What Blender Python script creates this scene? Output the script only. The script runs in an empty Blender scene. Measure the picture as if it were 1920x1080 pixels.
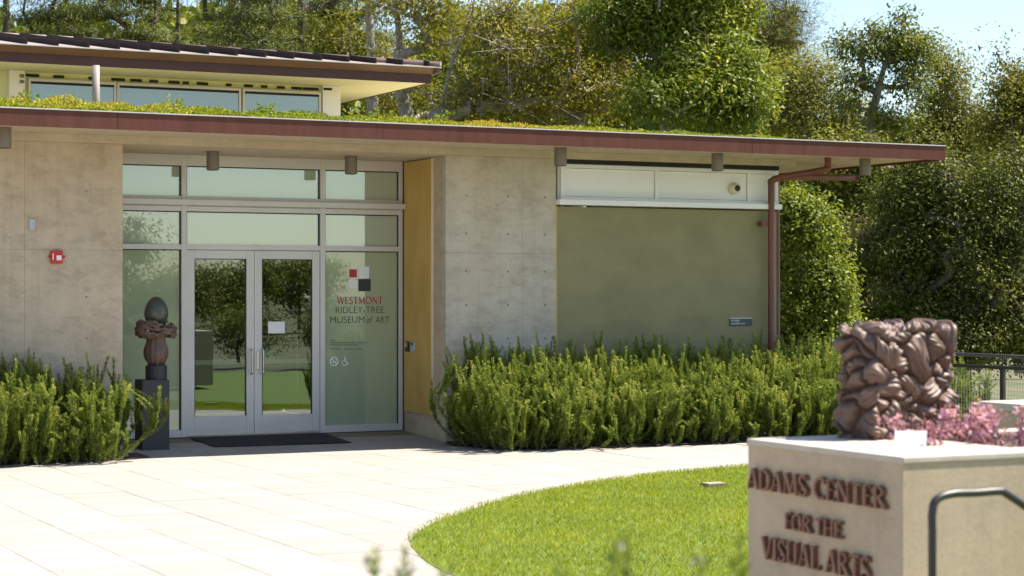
import bpy, math
import numpy as np
from mathutils import Vector
R = math.radians
sc = bpy.context.scene
col = sc.collection
# ------------------------------------------------------------------ camera
F, YAW, EYE = 3733., R(26.34), 1.69
PITCH = math.atan(10/3733.)
cd = bpy.data.cameras.new('camera'); cam = bpy.data.objects.new('camera', cd); col.objects.link(cam)
cd.sensor_width = 36; cd.lens = 36*F/1920; cd.clip_start = .1; cd.clip_end = 3000
cam.location = (0, 0, EYE); cam.rotation_euler = (R(90)+PITCH, 0, -YAW)
cd.dof.use_dof = True; cd.dof.focus_distance = 24; cd.dof.aperture_fstop = 3.4
sc.camera = cam
sc.render.resolution_x = 1024; sc.render.resolution_y = 576
# ------------------------------------------------------------------ light
EL = R(58); SUN = np.array([math.cos(EL), -.17*math.sin(EL), math.sin(EL)]); SUN /= np.linalg.norm(SUN)
w = bpy.data.worlds.new('World'); sc.world = w; w.use_nodes = True
nt = w.node_tree; bg = nt.nodes['Background']
sky = nt.nodes.new('ShaderNodeTexSky'); sky.sky_type = 'NISHITA'; sky.sun_disc = False
sky.sun_elevation = math.asin(SUN[2]); sky.sun_rotation = math.atan2(SUN[0], SUN[1]); sky.dust_density = .5; sky.air_density = 1.0; sky.ozone_density = 1.2
nt.links.new(sky.outputs[0], bg.inputs[0]); bg.inputs[1].default_value = .088
sd = bpy.data.lights.new('sun', 'SUN'); sd.energy = 4.9; sd.angle = R(.5); sd.color = (1, .93, .82)
so = bpy.data.objects.new('sun', sd); col.objects.link(so); so.rotation_euler = Vector(SUN).to_track_quat('Z', 'Y').to_euler()
so.location = (20, 0, 40)
vs = sc.view_settings; vs.view_transform = 'Standard'; vs.look = 'None'; vs.gamma = 1; vs.use_curve_mapping = False
vs.exposure = 1.34

# ------------------------------------------------------------------ helpers
fw = np.array([math.sin(YAW)*math.cos(PITCH), math.cos(YAW)*math.cos(PITCH), math.sin(PITCH)])
rt = np.array([math.cos(YAW), -math.sin(YAW), 0]); upv = np.cross(rt, fw); CAM = np.array([0, 0, EYE]); GZ = -.07; KG = (EYE-GZ)/EYE     # the paving lies 7 cm below the door sill
def ray(x, y): return (fw*F+rt*(x-960)+upv*(540-y))/F
def pt(x, y, d): return CAM+ray(x, y)*d                 # photo pixel + depth in metres
def onY(x, y, Y): r = ray(x, y); return CAM+r*(Y/r[1])
def onZ(x, y, Z): r = ray(x, y); return CAM+r*((Z-EYE)/r[2])
def proj(P): v = np.asarray(P, float)-CAM; return 960+F*(v@rt)/(v@fw), 540-F*(v@upv)/(v@fw)
OFF = {}
def tag(o, label=None, cat=None, group=None, kind=None):
    for k, v in (('label', label), ('category', cat), ('group', group), ('kind', kind)):
        if v: o[k] = v
    return o
def thing(name, label, cat, loc=(0, 0, 0), group=None):
    o = bpy.data.objects.new(name, None); col.objects.link(o); o.location = loc; o.empty_display_size = .1
    OFF[o] = np.array(loc, float); return tag(o, label, cat, group)
def link(name, me, mat=None, parent=None, loc=None):
    o = bpy.data.objects.new(name, me); col.objects.link(o)
    if mat and not me.materials: me.materials.append(mat)
    if parent: o.parent = parent
    if loc is not None: o.location = loc
    OFF[o] = OFF.get(parent, np.zeros(3)); return o
def copy_tree(o, parent=None):
    c = o.copy(); col.objects.link(c); c.parent = parent
    for ch in o.children: copy_tree(ch, c)
    return c
def npmesh(name, V, Fc, k, attr=None, smooth=False):
    me = bpy.data.meshes.new(name); V = np.asarray(V, np.float32); Fc = np.asarray(Fc, np.int32).reshape(-1, k)
    me.vertices.add(len(V)); me.vertices.foreach_set('co', V.ravel())
    me.loops.add(Fc.size); me.loops.foreach_set('vertex_index', Fc.ravel())
    me.polygons.add(len(Fc)); me.polygons.foreach_set('loop_start', np.arange(len(Fc), dtype=np.int32)*k)
    if attr is not None:
        a = me.attributes.new('tint', 'FLOAT', 'POINT'); a.data.foreach_set('value', np.asarray(attr, np.float32))
    me.update(calc_edges=True); me.validate()
    if smooth: me.polygons.foreach_set('use_smooth', np.ones(len(Fc), bool))
    return me
class MB:
    def __init__(s): s.v = []; s.f = []
    def add(s, V, Fc):
        n = len(s.v); s.v += [tuple(map(float, p)) for p in V]; s.f += [tuple(i+n for i in f) for f in Fc]; return s
    def box(s, x0, x1, y0, y1, z0, z1):
        return s.add([(x, y, z) for z in (z0, z1) for y in (y0, y1) for x in (x0, x1)],
                     [(0, 2, 3, 1), (4, 5, 7, 6), (0, 1, 5, 4), (2, 6, 7, 3), (0, 4, 6, 2), (1, 3, 7, 5)])
    def prism(s, poly, ax, a, b):
        # polygon in the two other axes, extruded along ax from a to b
        def P(u, v, t): return {'x': (t, u, v), 'y': (u, t, v), 'z': (u, v, t)}[ax]
        n = len(poly); V = [P(u, v, a) for u, v in poly]+[P(u, v, b) for u, v in poly]
        return s.add(V, [tuple(range(n))[::-1], tuple(range(n, 2*n))]+[(i, (i+1) % n, n+(i+1) % n, n+i) for i in range(n)])
    def tube(s, path, rad, seg=10, cap=True, flat=1., upd=(0, 0, 1)):
        P = np.asarray(path, float); n = len(P); rad = np.broadcast_to(np.asarray(rad, float), (n,)); T = np.gradient(P, axis=0)
        T /= np.linalg.norm(T, axis=1)[:, None]+1e-9; V = []
        u0 = np.asarray(upd, float)
        if abs(T[0]@u0) > .95: u0 = np.array([1., 0, 0])
        u = np.cross(T[0], u0); u /= np.linalg.norm(u)
        for i in range(n):
            u = u-T[i]*(u@T[i]); u /= np.linalg.norm(u)+1e-9; b = np.cross(T[i], u)
            for k in range(seg):
                a = 2*math.pi*k/seg; V.append(P[i]+rad[i]*(math.cos(a)*u+math.sin(a)*b*flat))
        Fc = [(i*seg+k, i*seg+(k+1) % seg, (i+1)*seg+(k+1) % seg, (i+1)*seg+k) for i in range(n-1) for k in range(seg)]
        if cap: Fc += [tuple(range(seg))[::-1], tuple(range((n-1)*seg, n*seg))]
        return s.add(V, Fc)
    def lathe(s, prof, c, seg=24):
        return s.tube([(c[0], c[1], c[2]+z) for z, r in prof], [max(r, .0005) for z, r in prof], seg) if 0 else s._l(prof, c, seg)
    def _l(s, prof, c, seg):
        V = [(c[0]+r*math.cos(2*math.pi*k/seg), c[1]+r*math.sin(2*math.pi*k/seg), c[2]+z) for z, r in prof for k in range(seg)]
        n = len(prof); Fc = [(i*seg+k, i*seg+(k+1) % seg, (i+1)*seg+(k+1) % seg, (i+1)*seg+k) for i in range(n-1) for k in range(seg)]
        return s.add(V, Fc+[tuple(range(seg))[::-1], tuple(range((n-1)*seg, n*seg))])
    def build(s, name, mat, parent=None, smooth=False, bevel=0, kind=None):
        me = bpy.data.meshes.new(name); o_ = OFF.get(parent, np.zeros(3))
        me.from_pydata([tuple(np.array(p)-o_) for p in s.v], [], s.f); me.update()
        if smooth: me.polygons.foreach_set('use_smooth', np.ones(len(me.polygons), bool))
        o = link(name, me, mat, parent)
        if bevel:
            b = o.modifiers.new('b', 'BEVEL'); b.width = bevel; b.segments = 2; b.limit_method = 'ANGLE'
        if kind: o['kind'] = kind
        return o
def BOX(name, mat, par, *a, bevel=0): return MB().box(*a).build(name, mat, par, bevel=bevel)

# ------------------------------------------------------------------ materials
def mat_base(name):
    m = bpy.data.materials.new(name); m.use_nodes = True; t = m.node_tree; return m, t, t.nodes['Principled BSDF']
def N(t, typ, **kw):
    n = t.nodes.new(typ)
    for k, v in kw.items():
        if k.startswith('i_'): n.inputs[k[2:].replace('_', ' ')].default_value = v
        else: setattr(n, k, v)
    return n
def ramp(t, fac, stops):
    r = t.nodes.new('ShaderNodeValToRGB'); e = r.color_ramp.elements
    while len(e) < len(stops): e.new(.5)
    for x, (p, c) in zip(e, stops): x.position = p; x.color = (*c, 1) if len(c) == 3 else c
    t.links.new(fac, r.inputs[0]); return r.outputs[0]
def noise(t, scale, detail=4, rough=.55, stretch=(1, 1, 1), coord='Object'):
    tc = N(t, 'ShaderNodeTexCoord'); mp = N(t, 'ShaderNodeMapping'); mp.inputs['Scale'].default_value = stretch
    t.links.new(tc.outputs[coord], mp.inputs[0]); n = N(t, 'ShaderNodeTexNoise'); n.inputs['Scale'].default_value = scale
    n.inputs['Detail'].default_value = detail; n.inputs['Roughness'].default_value = rough; t.links.new(mp.outputs[0], n.inputs['Vector']); return n.outputs[0]
def mixc(t, fac, a, b, mode='MIX'):
    n = t.nodes.new('ShaderNodeMix'); n.data_type = 'RGBA'; n.blend_type = mode
    for i, v in ((0, fac), (6, a), (7, b)):
        if hasattr(v, 'links') or hasattr(v, 'is_linked'): t.links.new(v, n.inputs[i])
        else: n.inputs[i].default_value = v if i == 0 else ((*v, 1) if len(v) == 3 else v)
    return n.outputs[2]
def bump(t, b, h, strength, dist=.01):
    n = N(t, 'ShaderNodeBump'); n.inputs['Strength'].default_value = strength; n.inputs['Distance'].default_value = dist
    t.links.new(h, n.inputs['Height']); t.links.new(n.outputs[0], b.inputs['Normal'])
def pm(name, c1, c2=None, scale=6, rough=.6, bmp=0, stretch=(1, 1, 1), metal=0, spec=.5, lo=.35, hi=.65, bdist=.01, detail=5):
    m, t, b = mat_base(name); b.inputs['Roughness'].default_value = rough; b.inputs['Metallic'].default_value = metal; b.inputs['Specular IOR Level'].default_value = spec
    c2 = c2 or tuple(x*.8 for x in c1); n = noise(t, scale, detail, stretch=stretch)
    t.links.new(ramp(t, n, [(lo, c1), (hi, c2)]), b.inputs['Base Color'])
    if bmp: bump(t, b, n, bmp, bdist)
    return m
def concrete(name, base, dark, warm, grain=1):
    m, t, b = mat_base(name); b.inputs['Roughness'].default_value = .85; b.inputs['Specular IOR Level'].default_value = .25
    n1 = noise(t, 2.1, 9, .68); n2 = noise(t, 4, 10, .75, (1, 1, 1.8)); n3 = noise(t, 60, 3, .6); n4 = noise(t, .9, 4, .6, (1.6, 1.6, .7))
    c = ramp(t, n1, [(.25, tuple(.6*a+.4*b for a, b in zip(dark, base))), (.55, base), (.8, tuple(x*1.1 for x in base))])
    c = mixc(t, ramp(t, n4, [(.45, (0, 0, 0)), (.7, (.6, .6, .6))]), c, warm)
    c = mixc(t, .5*grain, c, ramp(t, n2, [(.36, (.62, .6, .58)), (.52, (1, 1, 1)), (.7, (1.12, 1.12, 1.1))]), 'MULTIPLY')
    c = mixc(t, .4, c, ramp(t, n3, [(.3, (.72, .72, .72)), (.5, (1, 1, 1))]), 'MULTIPLY')
    v = N(t, 'ShaderNodeTexVoronoi'); v.inputs['Scale'].default_value = 14; tc = N(t, 'ShaderNodeTexCoord'); t.links.new(tc.outputs['Object'], v.inputs[0])
    c = mixc(t, .8, c, ramp(t, v.outputs[0], [(.03, (.55, .52, .5)), (.09, (1, 1, 1))]), 'MULTIPLY')
    n5 = noise(t, 1.6, 8, .7, (7, 7, .3)); c = mixc(t, .22, c, ramp(t, n5, [(.34, (.66, .63, .6)), (.5, (1, 1, 1)), (.72, (1.1, 1.1, 1.1))]), 'MULTIPLY')
    t.links.new(c, b.inputs['Base Color']); bump(t, b, n3, .25, .004); return m
def leafmat(name, stops, trans=.3, rough=.55, spec=.14):
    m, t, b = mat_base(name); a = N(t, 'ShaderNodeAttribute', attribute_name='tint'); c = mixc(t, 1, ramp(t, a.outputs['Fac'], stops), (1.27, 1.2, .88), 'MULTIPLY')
    t.links.new(c, b.inputs['Base Color']); b.inputs['Roughness'].default_value = rough; b.inputs['Specular IOR Level'].default_value = spec
    tr = N(t, 'ShaderNodeBsdfTranslucent'); t.links.new(mixc(t, 1, c, (1.25, 1.2, .55), 'MULTIPLY'), tr.inputs[0])
    mx = N(t, 'ShaderNodeMixShader'); mx.inputs[0].default_value = trans; t.links.new(b.outputs[0], mx.inputs[1]); t.links.new(tr.outputs[0], mx.inputs[2])
    t.links.new(mx.outputs[0], t.nodes['Material Output'].inputs[0]); return m
def glassmat(name, film, refl, tcol=None, rough=.0):
    m, t, b = mat_base(name); g = N(t, 'ShaderNodeBsdfGlossy'); g.inputs['Roughness'].default_value = rough; g.inputs[0].default_value = (.92, 1, .98, 1)
    lw = N(t, 'ShaderNodeFresnel'); lw.inputs[0].default_value = 1.5
    mth = N(t, 'ShaderNodeMath', operation='ADD'); t.links.new(lw.outputs[0], mth.inputs[0]); mth.inputs[1].default_value = refl
    mx = N(t, 'ShaderNodeMixShader'); t.links.new(mth.outputs[0], mx.inputs[0])
    if tcol:
        tr = N(t, 'ShaderNodeBsdfTransparent'); tr.inputs[0].default_value = (*tcol, 1); t.links.new(tr.outputs[0], mx.inputs[1])
    else:
        b.inputs['Roughness'].default_value = .6; b.inputs['Base Color'].default_value = (*film, 1); b.inputs['Specular IOR Level'].default_value = .1; t.links.new(b.outputs[0], mx.inputs[1])
    t.links.new(g.outputs[0], mx.inputs[2])
    n = noise(t, .8, 2); bp = N(t, 'ShaderNodeBump'); bp.inputs['Strength'].default_value = .03; bp.inputs['Distance'].default_value = .05
    t.links.new(n, bp.inputs['Height']); t.links.new(bp.outputs[0], g.inputs['Normal'])
    t.links.new(mx.outputs[0], t.nodes['Material Output'].inputs[0]); return m
M = {}
M['conc'] = concrete('concrete_wall', (.52, .43, .32), (.37, .3, .22), (.5, .38, .25))
M['conc_grey'] = concrete('concrete_pier', (.54, .475, .385), (.38, .33, .265), (.5, .41, .3))
M['conc_soffit'] = concrete('concrete_soffit', (.53, .45, .33), (.42, .345, .235), (.53, .43, .29), .6)
M['conc_sign'] = concrete('concrete_planter', (.48, .38, .265), (.35, .28, .2), (.48, .355, .225), .5)
M['cap'] = pm('cap_concrete_sunlit', (.52, .46, .38), (.44, .38, .31), 9, .85, .1)  # same concrete as the wall, with the sun on top put into a lighter colour
M['olive'] = pm('olive_plaster', (.28, .245, .122), (.235, .205, .1), 2.6, .75, .3, (1, 1, 1.5), detail=12)
M['yellow'] = pm('ochre_plaster', (.6, .4, .115), (.5, .32, .085), 3, .75, .12, (1, 1, .5), detail=8)
M['fascia'] = pm('copper_fascia', (.14, .056, .04), (.095, .038, .028), 7, .6, .03, (1, 1, .08), spec=.1, lo=.3, hi=.7, detail=9)
M['copper_pipe'] = pm('copper_pipe', (.2, .062, .04), (.13, .042, .03), 4, .45, .03, (1, 1, .3))
M['gutter'] = pm('gutter_bronze', (.13, .07, .03), (.09, .045, .025), 3, .45, 0, (.6, 1, 1))
M['upfascia'] = pm('dark_copper', (.1, .05, .045), (.07, .035, .033), 4, .5, 0, (.5, 1, 1), spec=.25)
M['seam_shaded'] = pm('roof_seam', (.035, .022, .018), (.025, .016, .014), 4, .7, spec=.1)  # shade on the ribs' visible side is put into this dark colour
M['roofmetal'] = pm('roof_metal_sunlit', (.36, .27, .24), (.3, .22, .2), 4, .5, 0, spec=.2)  # sunlight on the pans is put into this paler colour
M['flash'] = pm('flashing_metal', (.6, .58, .55), (.5, .48, .46), 4, .4)
M['alu'] = pm('silver_aluminium', (.64, .6, .57), (.59, .555, .53), 2, .4, 0, metal=.2)
M['steel'] = pm('brushed_steel', (.6, .58, .55), (.5, .49, .47), 30, .25, 0, metal=1)
M['white'] = pm('white_panel', (.84, .83, .82), (.8, .79, .78), 2, .5)
M['cream'] = pm('cream_soffit', (.7, .7, .42), (.65, .65, .38), 2, .7)
M['dark'] = pm('dark_void', (.02, .018, .015), (.012, .012, .01), 5, .8)
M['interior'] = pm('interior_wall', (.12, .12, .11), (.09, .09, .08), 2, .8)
M['lamp'] = pm('lamp_taupe', (.2, .165, .13), (.17, .14, .11), 5, .45)
M['red'] = pm('red_plastic', (.6, .03, .025), (.5, .025, .02), 5, .35)
M['plate'] = pm('grey_plate', (.45, .46, .5), (.4, .41, .45), 5, .4)
M['black'] = pm('black_plastic', (.02, .02, .022), (.03, .03, .032), 20, .5)
M['mat'] = pm('mat_rubber', (.018, .018, .02), (.03, .03, .032), 120, .95, .4)
M['pedestal'] = pm('pedestal_steel', (.045, .04, .045), (.03, .027, .03), 90, .6, .1)
M['plaque'] = pm('plaque_slate', (.06, .065, .075), (.05, .055, .065), 8, .45)
M['print_white'] = pm('print_white', (.8, .8, .8), (.78, .78, .78), 8, .6)
M['print_dark'] = pm('print_dark', (.03, .035, .035), (.035, .04, .04), 8, .6)
M['print_red'] = pm('print_red', (.4, .03, .03), (.38, .03, .03), 8, .6)
M['logo_red'] = pm('logo_red', (.45, .02, .05), (.43, .02, .05), 8, .5)
M['cream_dome'] = pm('cream_dome', (.7, .62, .45), (.66, .58, .42), 8, .4)
M['egg'] = pm('egg_bronze', (.06, .075, .062), (.13, .105, .06), 9, .4, .2, metal=.2, lo=.42, hi=.68)
M['claw'] = pm('nest_bronze', (.17, .105, .075), (.1, .062, .045), 14, .6, .3, (1, 1, .3))
M['clay'] = pm('brown_clay', (.165, .1, .072), (.115, .068, .05), 12, .5, .15)
M['bronze'] = pm('bronze_letter', (.24, .12, .075), (.17, .085, .055), 30, .5, metal=.3)
M['rail'] = pm('rail_steel', (.06, .058, .055), (.045, .044, .042), 6, .4, metal=.5)
M['mesh'] = pm('mesh_galvanised', (.4, .4, .38), (.32, .32, .3), 6, .45, metal=.5)
M['card'] = pm('label_card', (.6, .68, .68), (.56, .64, .64), 5, .3)
M['soil'] = pm('soil', (.09, .06, .04), (.05, .035, .022), 20, .95, .4)
M['turf'] = pm('turf_base', (.12, .17, .025), (.09, .13, .02), 14, .95, .3)
M['earth'] = pm('earth', (.13, .12, .06), (.06, .075, .03), .35, .95, .2)
M['grout'] = pm('paving_grout', (.24, .19, .13), (.19, .15, .1), 4, .95)
def paving():
    m, t, b = mat_base('paving_slab'); b.inputs['Roughness'].default_value = .7; b.inputs['Specular IOR Level'].default_value = .3
    oi = N(t, 'ShaderNodeObjectInfo'); n = noise(t, 1.2, 5, .6, (.35, 2.2, 1)); n2 = noise(t, 80, 2)
    tc = N(t, 'ShaderNodeTexCoord')
    c = ramp(t, n, [(.3, (.305, .27, .235)), (.5, (.345, .315, .285)), (.7, (.357, .33, .302))])
    c = mixc(t, 1, c, ramp(t, oi.outputs['Random'], [(0, (.93, .92, .91)), (1, (1.03, 1.03, 1.03))]), 'MULTIPLY')
    c = mixc(t, .25, c, ramp(t, n2, [(.3, (.75, .75, .75)), (.6, (1.05, 1.05, 1.05))]), 'MULTIPLY')
    t.links.new(c, b.inputs['Base Color']); return m
M['slab'] = paving()
M['bark'] = pm('bark_grey', (.36, .31, .26), (.2, .17, .13), 7, .9, .5, (1, 1, .25))
M['bark_dark'] = pm('bark_dark', (.13, .1, .08), (.07, .055, .042), 7, .9, .5, (1, 1, .25))
M['stem'] = pm('woody_stem', (.14, .1, .06), (.1, .075, .045), 20, .9)
M['lf_ficus'] = leafmat('leaf_dense', [(0, (.05, .085, .014)), (.5, (.13, .175, .026)), (1, (.26, .28, .05))], .35, .5, .2)
M['lf_sparse'] = leafmat('leaf_yellowgreen', [(0, (.09, .105, .02)), (.6, (.19, .19, .035)), (1, (.3, .27, .05))], .35)
M['lf_oak'] = leafmat('leaf_oak', [(0, (.055, .08, .018)), (.6, (.14, .17, .04)), (1, (.24, .24, .06))], .25)
M['lf_olive'] = leafmat('leaf_olivegreen', [(0, (.08, .095, .022)), (.6, (.17, .175, .04)), (1, (.26, .24, .07))], .3)
M['lf_cedar'] = leafmat('leaf_cedar', [(0, (.04, .06, .022)), (.6, (.1, .125, .04)), (1, (.2, .205, .065))], .2)
M['lf_pine'] = leafmat('leaf_pine', [(0, (.05, .06, .02)), (.6, (.11, .115, .035)), (1, (.17, .15, .05))], .2)
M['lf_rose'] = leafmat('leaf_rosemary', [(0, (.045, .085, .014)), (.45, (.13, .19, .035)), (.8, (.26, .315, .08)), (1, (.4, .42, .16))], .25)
M['lf_grass'] = leafmat('grass_blade', [(0, (.09, .14, .013)), (.5, (.2, .26, .024)), (.85, (.31, .33, .045)), (1, (.43, .4, .15))], .4)
M['lf_sedum'] = leafmat('sedum_leaf', [(0, (.1, .15, .03)), (.4, (.2, .25, .04)), (.7, (.36, .34, .05)), (.85, (.46, .25, .08)), (1, (.34, .2, .14))], .25)
M['lf_weed'] = leafmat('weed_leaf', [(0, (.1, .17, .02)), (1, (.22, .28, .03))], .4)
M['lf_pink'] = leafmat('succulent_pink', [(0, (.13, .06, .13)), (.5, (.33, .17, .34)), (1, (.52, .31, .52))], .25)
M['lf_lilac'] = leafmat('lilac_petal', [(0, (.35, .3, .55)), (1, (.6, .55, .75))], .3)
M['g_film'] = glassmat('glass_film_green', (.36, .42, .27), .1)
M['g_film_up'] = glassmat('glass_film_pale', (.4, .47, .38), .17)
M['g_door'] = glassmat('glass_door', None, .13, (.72, .78, .72))
M['g_clere'] = glassmat('glass_clerestory', (.16, .22, .24), .12)

# ------------------------------------------------------------------ ground, lawn outline, paving
rng = np.random.default_rng(7)
def sheet(name, poly, z, mat, kind='structure'):
    o = MB().add([(x, y, z) for x, y in poly], [tuple(range(len(poly)))]).build(name, mat); o['kind'] = kind; return o
sheet('ground', [(-900, -900), (900, -900), (900, 900), (-900, 900)], GZ-.06, M['earth'])
crv = [(10.67, 16.39), (9.22, 15.96), (7.63, 15.0), (6.32, 13.76), (5.54, 12.73), (5.17, 11.8), (4.97, 10.83), (4.95, 9.6), (5.1, 8.3)]
def smooth_curve(P, n=8):
    P = np.array(P, float); P = np.vstack([2*P[0]-P[1], P, 2*P[-1]-P[-2]]); out = []
    for i in range(1, len(P)-2):
        for t in np.linspace(0, 1, n, endpoint=False):
            a, b, c, d = P[i-1:i+3]; out.append(.5*((2*b)+(-a+c)*t+(2*a-5*b+4*c-d)*t*t+(-a+3*b-3*c+d)*t**3))
    return np.array(out+[P[-2]])
LC = smooth_curve([(KG*a, KG*b) for a, b in [(17.5, 16.9), (14, 16.9), (12.2, 16.75)]+crv])
lawn_poly = np.vstack([LC, [(5.1, 4.5), (13, 2.5), (19, 2.5), (19, 16.8)]])
def inpoly(x, y, P):
    x = np.asarray(x, float); y = np.asarray(y, float); r = np.zeros(x.shape, bool); n = len(P); j = n-1
    for i in range(n):
        xi, yi = P[i]; xj, yj = P[j]
        r ^= ((yi > y) != (yj > y)) & (x < (xj-xi)*(y-yi)/(yj-yi+1e-12)+xi); j = i
    return r
lm = MB(); lp = [tuple(p) for p in lawn_poly]; lm.prism(lp, 'z', GZ-.05, GZ+.005); lawn = lm.build('lawn', M['turf']); lawn['kind'] = 'structure'
pave = sheet('pavement', [(-12, 4), (19, 4), (19, 21.44), (-12, 21.44)], GZ-.008, M['grout'])
sheet('entrance_ramp', [(5.8, 21.4), (9.75, 21.4), (9.75, 22.64), (5.8, 22.64)], 0, M['grout'])
rm = bpy.data.objects['entrance_ramp']
for v in rm.data.vertices: v.co.z = (GZ if v.co.y < 22 else 0)-.008
SX, SY = .572*KG, .92*KG
smesh = {}
slab_me = MB().box(-SX/2+.003, SX/2-.003, -SY/2+.002, SY/2-.002, -.03, 0)
me0 = bpy.data.meshes.new('paving_slab'); me0.from_pydata(slab_me.v, [], slab_me.f); me0.materials.append(M['slab'])
rest = MB(); ns = 0; cand = []
for i in range(-16, 27):
    for j in range(0, 19):
        cx = 4.0*KG+SX*(i+.5); cy = 14.85*KG+SY*(j-10+.5)
        if cy-SY/2 < 4.2 or cy+SY/2 > 22.7 or cx > 18.6: continue
        corners = [(cx+a*SX/2, cy+b*SY/2) for a in (-1, 1) for b in (-1, 1)]
        if all(inpoly([c[0] for c in corners], [c[1] for c in corners], lawn_poly)): continue
        pp = [proj((c[0], c[1], GZ)) for c in corners]
        vis = any(-20 < p[0] < 1940 and p[1] < 1100 for p in pp) and not (cx > 9.9 and cy > 21) and not (cx < 5.6 and cy > 21)
        cand.append((not vis, -max(p[1] for p in pp), cx, cy))
cand.sort()
for k, (nv, _, cx, cy) in enumerate(cand):
    if k < 300 and not nv: o = link('paving_slab', me0, None, pave, (cx, cy, GZ+rng.normal(0, .0005)+max(0, cy-21.4)*.055)); o.rotation_euler = (math.atan(.055) if cy > 21.4 else 0, 0, 0)
    elif cy < 21.4: rest.box(cx-SX/2+.003, cx+SX/2-.003, cy-SY/2+.002, cy+SY/2-.002, GZ-.03, GZ)
rest.build('paving_slabs', M['slab'], pave, kind='stuff')
# planting beds (soil sheets, a little above the paving)
sheet('planting_bed', [(-6, 20.5), (4.3, 20.56), (5.8, 20.68), (6.0, 20.85), (6.0, 21.42), (-6, 21.42)], GZ+.012, M['soil'])
sheet('planting_bed', [(9.75, 21.42), (9.62, 21.2), (9.58, 20.9), (9.8, 20.2), (10.8, 19.8), (12.9, 19.8), (18, 19.9), (18, 24), (14.45, 24), (14.45, 21.44)], GZ+.012, M['soil'])

# ------------------------------------------------------------------ leaf / blade builders
def leafquads(c, d, nrm, L, W):
    """c base (N,3), d direction, nrm rough normal, L length, W width -> diamond leaves"""
    s = np.cross(d, nrm); s /= np.linalg.norm(s, axis=1)[:, None]+1e-9
    L = np.broadcast_to(L, (len(c),))[:, None]; W = np.broadcast_to(W, (len(c),))[:, None]
    n = np.cross(s, d); mid = c+d*L*.5+n*L*.06
    V = np.stack([c, mid+s*W*.5, c+d*L, mid-s*W*.5], 1).reshape(-1, 3)
    Fc = np.arange(len(c)*4).reshape(-1, 4); return V, Fc
def unit(a): return a/(np.linalg.norm(a, axis=-1, keepdims=True)+1e-9)
# grass on the lawn
def grass():
    n = 330000; x = rng.uniform(5.0, 15, n); y = rng.uniform(8.4, 17.7, n)
    k = inpoly(x, y, lawn_poly)
    d = (x*fw[0]+y*fw[1]); px = 960+F*(x*rt[0]+y*rt[1])/d
    k &= (px < 1480) & (px > 700); x = x[k]; y = y[k]; n = len(x)
    edge = rng.normal(0, .028, (n, 2)); c = np.stack([x+edge[:, 0], y+edge[:, 1], np.full(n, GZ+.008)], 1)
    patch = .5+.3*np.sin(x*2.1+np.sin(y*1.7)*1.3)*np.sin(y*2.6+x)+.2*np.sin(x*7.3+y*3.1)*np.sin(y*8.1-x*2)
    dr = unit(np.stack([rng.normal(0, .55, n), rng.normal(0, .55, n), np.full(n, 1.)], 1))
    L = rng.uniform(.02, .05, n)*(.8+.35*patch); V, Fc = leafquads(c, dr, rng.normal(0, 1, (n, 3)), L, rng.uniform(.003, .006, n))
    t = np.clip(rng.normal(.42, .17, n)+.34*(patch-.5)+.06+(rng.random(n) < .08)*.4, 0, 1)
    o = link('grass', npmesh('grass', V, Fc, 4, np.repeat(t, 4)), M['lf_grass']); tag(o, 'short sunlit green grass covering the curved lawn', 'grass', kind='stuff')
grass()

# ------------------------------------------------------------------ museum building
B = thing('museum_building', 'low concrete museum building with green roof, glazed entrance and upper clerestory', 'building', (9, 22, 0))
YW, YD, ZS = 21.42, 22.70, 3.32
def panel(x0, x1, z0, z1, m, y=YW, t=.1): BOX('concrete_panel', m, B, x0+.0008, x1-.0008, y, y+t, z0+.0008, z1-.0008, bevel=.0015)
for x0, x1 in ((-3, .9), (.9, 2.84), (2.84, 4.78), (4.78, 5.85)):
    for z0, z1 in ((-.1, 2.16), (2.16, ZS)): panel(x0, x1, z0, z1, M['conc'])
BOX('wall_core', M['conc'], B, -3, 5.848, YW+.1, 22.9, -.1, ZS-.003)
for x0, x1 in ((9.73, 10.75), (10.75, 11.2)):
    for z0, z1 in ((-.1, 1.0), (1.0, 2.17), (2.17, ZS)): panel(x0, x1, z0, z1, M['conc_grey'])
BOX('pier_core', M['conc'], B, 9.733, 11.2, YW+.1, 23.2, -.1, ZS-.003)
ho = MB()
for X in (10.0, 10.55, 11.05):
    for z in (.75, 1.15, 1.55, 1.95, 2.4, 2.85): ho.prism([(X+.013*math.cos(a), z+.013*math.sin(a)) for a in np.linspace(0, 6.28, 9)[:-1]], 'y', YW-.0015, YW+.004)
for X in (3.9, 5.45):
    for z in (1.2, 1.65, 2.8): ho.prism([(X+.012*math.cos(a), z+.012*math.sin(a)) for a in np.linspace(0, 6.28, 9)[:-1]], 'y', YW-.0015, YW+.004)
ho.build('tie_holes', pm('tie_hole', (.25, .2, .15), (.2, .16, .12), 9, .9), B, kind='stuff')
BOX('ochre_panel', M['yellow'], B, 9.705, 9.733, 21.78, 22.6, .24, ZS-.02)
BOX('ochre_edge_trim', M['cream_dome'], B, 9.702, 9.735, 21.776, 21.7795, .235, ZS-.01)
BOX('olive_wall', M['olive'], B, 11.225, 14.41, YW+.02, 21.7, -.1, 2.745)
BOX('reveal_strip', M['yellow'], B, 11.203, 11.222, YW+.008, 21.6, -.1, 2.75)
BOX('end_wall', M['olive'], B, 14.2, 14.405, 21.7, 26, -.1, 3.3)
BOX('window_sill', M['white'], B, 11.2, 14.42, 21.32, 21.6, 2.765, 2.83, bevel=.004)
BOX('panel_backing', M['white'], B, 11.25, 14.41, 21.47, 21.6, 2.83, 3.24)
fr = MB(); fr.box(11.27, 14.43, 21.42, 21.47, 3.22, 3.265); fr.box(11.27, 14.43, 21.42, 21.469, 2.832, 2.87)
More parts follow.
